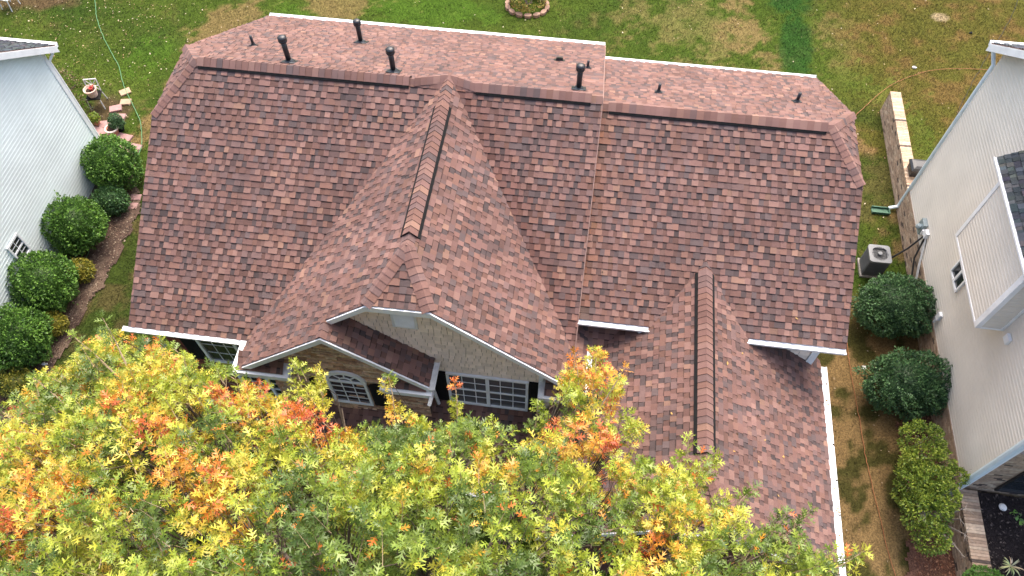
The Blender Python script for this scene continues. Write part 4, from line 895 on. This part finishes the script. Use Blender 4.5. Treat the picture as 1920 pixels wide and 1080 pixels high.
# ring of edging blocks round the bed at the top
rx, ry, _ = ground_pt(985, 32); ry += .62; k = 0
cl = [(.36, .19, .13), (.24, .16, .11), (.30, .20, .15), (.20, .15, .11)]
lab = ['salmon', 'mossy', 'brown', 'dull']
first = None
for k in range(14):
    a = R(200 + k * 25.7); x, y = rx + .80 * math.cos(a), ry + .62 * math.sin(a)
    if first is None:
        b = MB(); L0 = [(.15, -.02), (.17, .10), (.155, .12)]
        for (e0, z0_), (e1, z1_) in zip(L0[:-1], L0[1:]):
            n = 8
            for j in range(n):
                f0 = lambda e, j_: (e * math.cos(6.283 * j_ / n), e * .62 * math.sin(6.283 * j_ / n))
                b.face([(*f0(e0, j), z0_), (*f0(e0, j + 1), z0_), (*f0(e1, j + 1), z1_), (*f0(e1, j), z1_)])
        b.face([(.155 * math.cos(6.283 * j / 8), .155 * .62 * math.sin(6.283 * j / 8), .12) for j in range(8)])
        o = first = b.build('edging_block', mat('edging_block', (.27, .17, .12), .9, noise=(2.2, .5), bump=(40, .5)))
    else:
        o = first.copy(); COL.objects.link(o)
    o.location = (x, y, 0); o.rotation_euler = (0, 0, a + math.pi / 2); tag(o, 'brown concrete edging block in the ring round the plant bed at the top', 'edging block', 'ring of edging blocks on the back lawn')
# ============================================================ PLANTS
def leaf_mesh(name, P, D, N, L, cols, outline, m, parent=None, bend=.25):
    """P bases, D directions, N normals (n,3), L lengths; outline = ((verts (x,y)), faces)"""
    ov, of = outline; n = len(P); D = D / np.linalg.norm(D, axis=1, keepdims=True)
    S = np.cross(N, D); S /= np.linalg.norm(S, axis=1, keepdims=True) + 1e-9; Nn = np.cross(D, S)
    ov = np.array(ov); bd = rng.uniform(-.15, bend * 1.8, n)[:, None]; fo = rng.uniform(-.1, .75, n)[:, None]
    x = ov[None, :, 0]; y = ov[None, :, 1]; z = -bd * x * x + fo * np.abs(y)
    v = P[:, None, :] + L[:, None, None] * (D[:, None, :] * x[..., None] + S[:, None, :] * y[..., None] + Nn[:, None, :] * z[..., None])
    k = len(ov); sizes = np.array([len(f) for f in of]); flat = np.concatenate([np.array(f) for f in of])
    ff = (np.arange(n)[:, None] * k + flat[None, :]).ravel(); ss = np.tile(sizes, n); cc = np.repeat(cols, len(of), axis=0)
    return np_mesh(name, v.reshape(-1, 3), ff, ss, m, cc, 'FACE', parent)
# pin oak leaf: deep pointed lobes
half = [(.10, .012), (.18, .035), (.37, .25), (.43, .255), (.32, .052), (.44, .042), (.69, .35), (.76, .345), (.67, .17), (.60, .052), (.72, .042), (.94, .185), (.98, .18), (.85, .045)]
OV = [(0, .006), (0, -.006), (1.06, 0)]
OVp = [(x, y) for x, y in half]; OVn = [(x, -y) for x, y in half]
OAKV = OV + OVp + OVn
p = lambda i: 3 + i
q_ = lambda i: 3 + len(half) + i
OAKF = [(1, q_(1), p(1), 0), (q_(1), q_(4), p(4), p(1)), (q_(4), q_(5), p(5), p(4)), (q_(5), q_(9), p(9), p(5)), (q_(9), q_(10), p(10), p(9)), (q_(10), q_(13), p(13), p(10)), (q_(13), 2, p(13)),
        (p(1), p(4), p(3), p(2)), (p(5), p(9), p(8), p(7), p(6)), (p(10), p(13), p(12), p(11)),
        (q_(2), q_(3), q_(4), q_(1)), (q_(6), q_(7), q_(8), q_(9), q_(5)), (q_(11), q_(12), q_(13), q_(10))]
OAKV = np.array(OAKV); OAKV[:, 1] *= .98
SMALL = ([(0, 0), (.35, .24), (.75, .22), (1, 0), (.75, -.22), (.35, -.24)], [(0, 5, 4, 3, 2, 1)])

# --- round shrubs
def shrub(x, y, z, rx, ry, rz, n, cols, label, cat='shrub', group=None, size=(.05, .085), lump=.26, trunk=True, name='round_shrub', gaps=.0, seed=1, core=True):
    r = empty(name, (x, y, 0), label, cat, group)
    d = rng.normal(0, 1, (n, 3)); d /= np.linalg.norm(d, axis=1, keepdims=True); d = d[d[:, 2] > -.75]; n = len(d)
    sv = np.abs(np.sin(d[:, 0] * 5.1 + seed) + np.sin(d[:, 1] * 6.3 + seed * 2) + np.sin(d[:, 2] * 5.7 + seed * 3)) / 3
    lum = fbm(d[:, 0] * 3 + d[:, 2] * 2 + 10, d[:, 1] * 3 - d[:, 2] + 10 + seed, seed)
    fine = fbm(d[:, 0] * 9 + d[:, 2] * 5 + 10, d[:, 1] * 9 - d[:, 2] * 4 + 30, seed + 5, 2)
    rad = 1 + lump * (lum - .5) * 2 + .26 * (fine - .5) - np.abs(rng.normal(0, .055, n)) + (rng.random(n) < .035) * rng.uniform(0, .14, n)
    keep = lum > gaps * (.55 + .25 * rng.random(n)); d, rad, lum, fine = d[keep], rad[keep], lum[keep], fine[keep]; n = len(d)
    P = d * rad[:, None] * np.array([rx, ry, rz]) + np.array([x, y, z]); P[:, 2] = np.maximum(P[:, 2], .04)
    D = d + rng.normal(0, .55, (n, 3)) + np.array([0, 0, .25]); N = d * .5 + rng.normal(0, .5, (n, 3)) + np.array([0, 0, .5])
    ca = np.array(cols); kk = np.clip((rng.normal(0, .22, n) + .5 + 1.1 * (fine - .5)), 0, .999); c = ca[(kk * len(ca)).astype(int)] * rng.uniform(.75, 1.25, (n, 1))
    leaf_mesh('foliage', P, D, N, rng.uniform(*size, n), c, SMALL, MT['shrub'], r)
    if core:
        m2 = MB(); nu, nv = 20, 12
        def cp(i, j):
            a = 6.283 * i / nu; b_ = math.pi * j / nv; dd = np.array([math.sin(b_) * math.cos(a), math.sin(b_) * math.sin(a), math.cos(b_)])
            return (x + dd[0] * rx * .76, y + dd[1] * ry * .76, max(.03, z + dd[2] * rz * .76))
        for i in range(nu):
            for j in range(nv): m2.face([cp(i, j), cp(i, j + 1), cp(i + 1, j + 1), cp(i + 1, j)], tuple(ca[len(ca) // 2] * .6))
        m2.build('inner_foliage', MT['shrub'], r)
    if trunk:
        t = MB()
        for k in range(4): a = random.uniform(0, 6.28); t.tube([(x, y, 0), (x + rx * .3 * math.cos(a), y + ry * .3 * math.sin(a), z * .6), (x + rx * .6 * math.cos(a), y + ry * .6 * math.sin(a), z)], [.03, .022, .012], 6)
        t.build('stem', MT['bark'], r)
    return r
LG = [(.034, .085, .016), (.058, .135, .022), (.085, .19, .03), (.12, .25, .038), (.165, .31, .05)]
DG = [(.028, .066, .028), (.048, .108, .042), (.07, .15, .055), (.10, .205, .075)]
YG = [(.10, .13, .02), (.22, .22, .03), (.34, .31, .04), (.42, .36, .06)]
G1 = 'round green bushes along the blue house'
shrub(-14.42, 2.36, .86, .86, .84, .86, 11000, LG, 'large round green bush at the back corner of the blue house, beside the pink pavers', group=G1, seed=2)
shrub(-14.52, -.20, .90, .86, .82, .88, 11000, LG, 'large round green bush just above the small window of the blue house', group=G1, seed=5)
shrub(-14.56, -2.34, .92, .90, .84, .90, 11500, LG, 'large round green bush below the small window of the blue house', group=G1, seed=9)
shrub(-14.48, -4.1, .88, .88, .82, .88, 11000, LG, 'large round green bush below the grey gas meter at the left edge', group=G1, seed=13)
shrub(-14.16, 1.22, .42, .48, .42, .46, 3500, DG[1:] + LG[1:2], 'small dark green bush squeezed between the two upper round bushes', seed=3, name='small_shrub')
G2 = 'small yellow shrubs along the left mulch bed'
shrub(-14.02, -1.42, .36, .36, .34, .36, 2200, YG, 'small yellow shrub tucked against the bush below the window', group=G2, size=(.04, .065), seed=4, name='yellow_shrub')
shrub(-14.02, -3.32, .36, .36, .34, .36, 2000, YG, 'small yellow shrub beside the grey gas meter', group=G2, size=(.04, .065), seed=6, name='yellow_shrub')
shrub(-14.25, -5.25, .36, .46, .4, .36, 2400, [(.07, .11, .02)] + YG[:3], 'yellow green shrub at the left edge above the oak leaves', group=G2, size=(.04, .07), seed=7, name='yellow_shrub')
G3 = 'round dark shrubs along the beige house'
shrub(10.24, .22, .80, 1.10, .84, .78, 15000, DG, 'dome shaped dark green shrub beside the air conditioners', group=G3, size=(.045, .08), seed=21)
shrub(10.30, -2.28, .80, 1.16, .84, .80, 15000, DG, 'dome shaped dark green shrub in the middle, above the loose yellow green one', group=G3, size=(.045, .08), seed=25)
# loose yellow green shrub with bare grey limbs
YS = [(.05, .085, .012), (.085, .14, .018), (.13, .20, .025), (.19, .26, .03), (.26, .31, .04)]
LS_ = empty('loose_shrub', (10.3, -5.4, 0), 'loose yellow green shrub with bare grey branches near the brick planter', 'shrub')
lobes = [(9.95, -4.15, 1.35, .72, .55, .5), (10.05, -4.75, 1.3, .85, .6, .6), (9.75, -5.3, 1.3, .75, .6, .6), (9.7, -5.95, 1.25, .75, .55, .6), (9.95, -6.45, 1.05, .55, .42, .5), (10.35, -5.6, 1.5, .4, .4, .35), (10.75, -5.0, 1.35, .40, .24, .28), (9.6, -5.2, .9, .5, .7, .6)]
Pl, Dl, Nl, Cl = [], [], [], []
lobes = [(x if i in (5, 6) else 10.02 + (x - 9.8) * .6, y, z, a * (.74 if i < 5 else .8), b_, c) for i, (x, y, z, a, b_, c) in enumerate(lobes)]
for i, (x, y, z, a, b_, c) in enumerate(lobes):
    n = int(7000 * a * b_ / .45); d = rng.normal(0, 1, (n, 3)); d /= np.linalg.norm(d, axis=1, keepdims=True)
    ln = fbm(d[:, 0] * 4 + 9, d[:, 1] * 4 + d[:, 2] * 3 + 9, 60 + i); k = (ln > .40) & (d[:, 2] > -.5); d = d[k]; ln = ln[k]; n = len(d)
    Pl.append(d * (1 + .35 * (ln - .5) - np.abs(rng.normal(0, .16, n)))[:, None] * np.array([a, b_, c]) + np.array([x, y, z])); Dl.append(d + rng.normal(0, .6, (n, 3)) + [0, 0, .3]); Nl.append(d * .4 + rng.normal(0, .5, (n, 3)) + [0, 0, .6])
    kk = np.clip(rng.normal(.5, .22, n) + 1.2 * (ln - .5) + (.18 if i in (5, 6, 1) else 0), 0, .999); Cl.append(np.array(YS)[(kk * 5).astype(int)] * rng.uniform(.75, 1.25, (n, 1)))
P = np.concatenate(Pl); leaf_mesh('foliage', P, np.concatenate(Dl), np.concatenate(Nl), rng.uniform(.04, .075, len(P)), np.concatenate(Cl), SMALL, MT['shrub'], LS_)
GREYB = mat('grey_bark', (.33, .28, .23), .85, noise=(12, .3), bump=(40, .5))
t = MB(); base = (10.5, -5.75, 0)
for i, (x, y, z, a, b_, c) in enumerate(lobes):
    mid = ((x + base[0]) / 2 + random.uniform(-.15, .15), (y + base[1]) / 2 + random.uniform(-.15, .15), z * .55); t.tube([base, mid, (x, y, z * .9)], [.05, .035, .015], 7)
    for k in range(5): e = (x + random.uniform(-.4, .4), y + random.uniform(-.4, .4), z + random.uniform(-.1, .35)); t.tube([(x, y, z * .9), ((x + e[0]) / 2, (y + e[1]) / 2 + .05, (z + e[2]) / 2), e], [.015, .01, .004], 5)
for e in ((10.85, -5.95, 1.1), (11.0, -6.25, .9), (10.95, -5.7, 1.25), (10.6, -6.6, .9), (11.0, -6.75, .7), (10.7, -5.35, 1.5)):
    m_ = ((base[0] + e[0]) / 2 + .1, (base[1] + e[1]) / 2, e[2] * .6); t.tube([base, m_, e], [.04, .03, .01], 7)
    for k in range(4): f_ = (e[0] + random.uniform(-.2, .2), e[1] + random.uniform(-.25, .2), e[2] + random.uniform(-.1, .2)); t.tube([m_, e, f_], [.012, .008, .003], 5)
t.build('branch', GREYB, LS_)
shrub(11.28, -7.35, .95, .5, .32, .22, 3000, LG[1:4], 'trimmed green hedge top at the lower right edge by the brick planter', 'hedge', size=(.035, .06), trunk=False, seed=31, name='hedge')
shrub(7.30, -6.35, .42, .36, 1.3, .42, 6000, DG, 'low dark hedge along the garage wall under the long white gutter', 'hedge', size=(.04, .07), seed=33, name='hedge')
shrub(*POT1, .32, .17, .17, .16, 500, YS[1:], 'small yellow green plant growing in the terracotta pot', 'plant', size=(.04, .07), trunk=False, seed=34, name='potted_plant')
shrub(*POT3, .40, .24, .24, .28, 1600, DG, 'small dark green bush in the nursery pot by the pink pavers', 'plant', size=(.03, .06), trunk=False, seed=36, name='potted_plant')
# dry brown bush behind the blue house corner
x_, y_, _ = ground_pt(128, 180); shrub(x_, y_, .5, .85, .55, .55, 2600, [(.07, .05, .02), (.14, .10, .04), (.20, .14, .07), (.08, .09, .02)], 'dry brown bush behind the back corner of the blue house', seed=41, lump=.4, name='dry_shrub', gaps=.85, core=False)
x_, y_, _ = ground_pt(152, 218); shrub(x_, y_, .35, .45, .40, .4, 1100, [(.06, .05, .02), (.11, .09, .03), (.05, .07, .02)], 'low straggly bush between the blue house and the old chair', seed=43, lump=.4, name='dry_shrub', gaps=.85, core=False)
shrub(rx, ry + .06, .36, .66, .50, .34, 4200, [(.10, .12, .02), (.19, .19, .03), (.30, .25, .05), (.28, .16, .05)], 'yellow green plant filling the ring of edging blocks at the top', 'plant', size=(.05, .10), seed=44, lump=.4, name='bed_plant', gaps=.8, core=False)
# hosta leaves and spiky plant in the planter
def rosette(name, x, y, z, n, L, w_, cols, label, up=.5):
    r = empty(name, (x, y, z), label, 'plant'); b = MB()
    for k in range(n):
        a = 6.283 * k / n + random.uniform(-.3, .3); l = L * random.uniform(.6, 1.1); d = V((math.cos(a), math.sin(a), 0)); s = V((-math.sin(a), math.cos(a), 0)); c = tuple(q * random.uniform(.8, 1.2) for q in random.choice(cols)); e = random.uniform(.5, 1.2) * up; prev = None
        for t_ in np.linspace(0, 1, 7):
            w2 = w_ * math.sin(math.pi * min(1, .12 + .88 * t_)) + .002; p0 = V((x, y, z)) + d * l * t_ + V((0, 0, l * (e * t_ - e * .9 * t_ * t_)))
            cur = (p0 - s * w2, p0 + V((0, 0, -.15 * w2)), p0 + s * w2)
            if prev: b.face([prev[0], prev[1], cur[1], cur[0]], c); b.face([prev[1], prev[2], cur[2], cur[1]], c)
            prev = cur
    b.build('leaves', MT['shrub'], r, True); return r
x_, y_, _ = ground_pt(1895, 1062, .78); rosette('spiky_plant', x_, y_, .76, 26, .30, .011, [(.42, .43, .24), (.52, .5, .3), (.3, .34, .16)], 'spiky cream striped plant in the black mulch at the lower right', 1.4)
x_, y_, _ = ground_pt(1905, 966, .78); rosette('broadleaf_plant', x_, y_, .76, 4, .16, .05, [(.12, .26, .05), (.17, .33, .07)], 'small bright green broad leaved plant left of its twin in the planter', .8)
x_, y_, _ = ground_pt(1917, 978, .78); rosette('broadleaf_plant', x_, y_, .76, 3, .14, .05, [(.12, .26, .05), (.17, .33, .07)], 'small bright green broad leaved plant nearest the right edge', .8)

# --- the oak in front of the house
OAK = empty('oak_tree', (-1.2, -12.2, 0), 'large oak tree in the foreground with green, yellow and orange pointed leaves', 'tree')
Z0 = 9.5
CR = np.array([ground_pt(u, v, Z0)[:2] for u, v in ((-250, 900), (-60, 790), (0, 770), (60, 705), (128, 680), (150, 622), (185, 590), (240, 632), (300, 632), (350, 668), (430, 690), (470, 700), (520, 735), (545, 730), (560, 690), (598, 690), (604, 745), (622, 792), (692, 796), (702, 752), (724, 722), (752, 755), (790, 790), (832, 790), (852, 735), (890, 790), (930, 785), (985, 812), (1030, 772), (1050, 715), (1075, 655), (1120, 650), (1180, 690), (1165, 720), (1165, 760), (1215, 795), (1200, 840), (1250, 880), (1300, 850), (1335, 880), (1330, 925), (1385, 950), (1420, 990), (1480, 985), (1520, 980), (1510, 1015), (1560, 1050), (1605, 1045), (1625, 1060), (1620, 1100), (1560, 1400))] + [(4.2, -14.5), (2.5, -17), (-1, -18.5), (-5, -17.5), (-8, -15)])
def inpoly(px, py, poly):
    r = np.zeros(len(px), bool); j = len(poly) - 1
    for i in range(len(poly)):
        xi, yi = poly[i]; xj, yj = poly[j]
        r ^= ((yi > py) != (yj > py)) & (px < (xj - xi) * (py - yi) / (yj - yi + 1e-12) + xi); j = i
    return r
def to_z(Pp, z):  # carry a point along its sight line from above to height z (used only to prune the crown outline)
    k = (z - CAM[2]) / (Pp[:, 2] - CAM[2]); return CAM[:2] + (Pp[:, :2] - CAM[:2]) * k[:, None]
def top_h(x, y):
    r2 = ((x + 1.3) ** 2) / 62 + ((y + 12.6) ** 2) / 46
    h = 11.6 - 3.0 * r2 + 1.3 * (fbm(x * .75 + 40, y * .75 + 40, 71, 3) - .5)
    dip = np.exp(-(((x + 1.6) / 1.5) ** 2 + ((y + 7.9) / .85) ** 2))
    return h - 1.7 * dip
ns = 18000
sx = rng.uniform(-10, 6, ns); sy = rng.uniform(-18, -6.2, ns)
vis = (sy > -11.8); keep = vis | (rng.random(ns) < .28); sx, sy = sx[keep], sy[keep]
dep = np.minimum(rng.exponential(.95, len(sx)), 4.2); sz = top_h(sx, sy) - dep
P = np.stack([sx, sy, sz], -1); q2 = to_z(P, Z0); k = inpoly(q2[:, 0], q2[:, 1], CR)
fr = np.zeros(len(sx))
for a_ in range(8): fr += inpoly(q2[:, 0] + .36 * math.cos(a_ * .785), q2[:, 1] + .36 * math.sin(a_ * .785), CR)
k &= rng.random(len(sx)) < np.clip((fr / 8) ** 2.2 + .04, 0, 1)
dens = fbm(sx * 1.1 + 5, sy * 1.1 + 5, 83, 3); gap = np.exp(-(((q2[:, 0] + 1.7) / 1.5) ** 2 + ((q2[:, 1] + 7.85) / .55) ** 2))
k &= (rng.random(len(sx)) < np.clip(.35 + 1.6 * (dens - .28), .35, 1) * (1 - .62 * gap)); P = P[k]
SPR = []; XD = []
for (tu, tv, bu, bv_, zt) in ((190, 592, 240, 690, 9.4), (135, 628, 215, 700, 9.3), (62, 708, 140, 775, 9.3), (4, 772, 80, 840, 9.4), (300, 638, 310, 720, 9.2), (345, 668, 350, 740, 9.2), (425, 690, 420, 760, 9.0), (552, 678, 570, 750, 8.8), (596, 690, 605, 760, 8.6), (500, 722, 500, 780, 8.8),
        (728, 705, 740, 775, 8.5), (852, 715, 858, 790, 8.4), (1008, 758, 1000, 815, 8.6), (1078, 660, 1085, 760, 9.2), (1118, 655, 1110, 740, 9.3), (1172, 688, 1120, 770, 9.4), (1205, 802, 1140, 840, 9.3), (1292, 818, 1280, 900, 9.3), (1342, 848, 1285, 905, 9.2),
        (1412, 915, 1340, 985, 9.3), (1395, 928, 1330, 970, 9.2), (1522, 955, 1440, 1020, 9.3), (1480, 960, 1420, 1020, 9.3), (1622, 1032, 1540, 1080, 9.2), (1565, 1030, 1500, 1080, 9.2), (20, 690 + 120, 90, 880, 9.3)):
    t_ = np.array(ground_pt(tu, tv, zt)); b_ = np.array(ground_pt(bu, bv_, zt - .35)); SPR.append((b_, t_))
    for f_ in (1.0, .72, .5, .3): XD.append((t_ - b_) / np.linalg.norm(t_ - b_)); P = np.concatenate([P, (b_ + (t_ - b_) * f_ + (rng.normal(0, .07, 3) if f_ < 1 else 0))[None]])
ns = len(P)
cen = np.array([-1.2, -12.4, 6.5]); out = P - cen; out /= np.linalg.norm(out, axis=1, keepdims=True)
SD = out * np.array([.8, .8, .5]) + np.array([0, 0, .55]) + rng.normal(0, .35, (ns, 3)); SD /= np.linalg.norm(SD, axis=1, keepdims=True)
XD = np.array(XD); SD[-len(XD):] = XD + rng.normal(0, .22, XD.shape) + np.array([0, 0, .25]); SD /= np.linalg.norm(SD, axis=1, keepdims=True)
SLn = rng.uniform(.16, .42, ns)
# colour of each shoot
cn = fbm(P[:, 0] * 1.3 + 20, P[:, 1] * 1.3 + 20, 91, 3) + rng.normal(0, .09, ns)
hot = np.exp(-(((P[:, 0] - .9) / 1.2) ** 2 + ((P[:, 1] + 8.0) / 1.0) ** 2)) * .13 + np.exp(-(((P[:, 0] + 5.3) / 1.3) ** 2 + ((P[:, 1] + 8.1) / .7) ** 2)) * .12 + np.exp(-(((P[:, 0] - 3.0) / .5) ** 2 + ((P[:, 1] + 8.6) / .6) ** 2)) * .3
heat = cn + hot + .008; PALS = .87
PALL = np.array([(.085, .14, .022), (.15, .225, .028), (.285, .365, .036), (.42, .455, .045), (.55, .49, .055), (.64, .42, .045), (.64, .28, .03), (.60, .165, .028), (.52, .11, .04)])
LP, LD, LN, LL, LC = [], [], [], [], []
TB = MB()
for i in range(ns):
    n = random.randint(10, 15); d = SD[i]; s = SLn[i]; b0 = P[i] - d * s
    hv = V(d); perp = hv.cross(V((0, 0, 1))).normalized() if abs(hv.z) < .95 else V((1, 0, 0)); perp2 = hv.cross(perp)
    TB.tube([tuple(b0), tuple(P[i] - d * s * .5 + np.array([0, 0, -.02])), tuple(P[i])], [.006, .005, .003], 3, cap=False)
    for j in range(n):
        t = 1 - (j / n) ** 1.4 * .95; a = j * 2.4 + i; sp = .35 + .75 * random.random()
        dirn = np.array(d) * (.75 if j < 3 else .35) + (np.array(perp) * math.cos(a) + np.array(perp2) * math.sin(a)) * sp + np.array([0, 0, -.12 * random.random()])
        LP.append(b0 + d * s * t); LD.append(dirn); LN.append(np.array([random.gauss(0, .8), random.gauss(0, .8) - .15, 1.0])); LL.append(random.uniform(.115, .18) * (1 - .25 * (j < 2)))
        h = heat[i] + random.gauss(0, .035); f = np.interp(h, [.22, .38, .48, .58, .655, .72, .79, .89], [0, 1, 2, 3, 4, 5, 6.4, 8]); 
        if random.random() < .03: f = random.choice([0, 6, 7])
        i0 = int(min(f, 7.99)); c = PALS * PALL[i0] * (1 - f + i0) + PALS * PALL[i0 + 1] * (f - i0); LC.append(c * random.uniform(.75, 1.25))
LP, LD, LN, LL, LC = map(np.array, (LP, LD, LN, LL, LC))
leaf_mesh('foliage', LP, LD, LN, LL, LC, (OAKV, OAKF), MT['leaf'], OAK, .3)
for b_, t_ in SPR: TB.tube([tuple(b_ + (b_ - t_) * .8 + np.array([0, 0, -.4])), tuple(b_), tuple((b_ + t_) / 2 + np.array([.02, 0, .02])), tuple(t_)], [.018, .014, .009, .004], 5, cap=False)
TB.build('twigs', MT['twig'], OAK, tint=False)
t = MB(); t.tube([(-1.2, -12.2, -.1), (-1.2, -12.2, .4), (-1.15, -12.25, 3), (-1.2, -12.3, 6), (-1.25, -12.3, 9), (-1.3, -12.3, 11)], [.34, .24, .21, .17, .10, .03], 12); t.build('trunk', MT['bark'], OAK, True)
# limbs reach from the trunk to clumps of shoots
cell = {}
for i in range(ns): cell.setdefault((int(P[i][0] // 1.1), int(P[i][1] // 1.1)), []).append(i)
t = MB()
for ids in cell.values():
    c = P[ids].mean(0) - np.array([0, 0, .25]); rr_ = math.hypot(c[0] + 1.2, c[1] + 12.3); z0 = max(1.8, c[2] - .45 * rr_ - 1.0); a = np.array([-1.2, -12.25, z0]); m1 = a * .55 + c * .45 + np.array([random.uniform(-.2, .2), random.uniform(-.2, .2), .1])
    th = .02 + .006 * rr_; t.tube([tuple(a), tuple(m1), tuple(c)], [th, th * .65, .012], 6, cap=False)
    for i in ids[::2]:
        e = P[i] - SD[i] * SLn[i]; m2 = (c + e) / 2 + np.array([random.uniform(-.06, .06)] * 3); t.tube([tuple(c * .75 + m1 * .25), tuple(m2), tuple(e)], [.011, .008, .005], 4, cap=False)
t.build('limbs', MT['bark'], OAK, True, tint=False)
print('oak leaves', len(LP), 'shoots', ns)
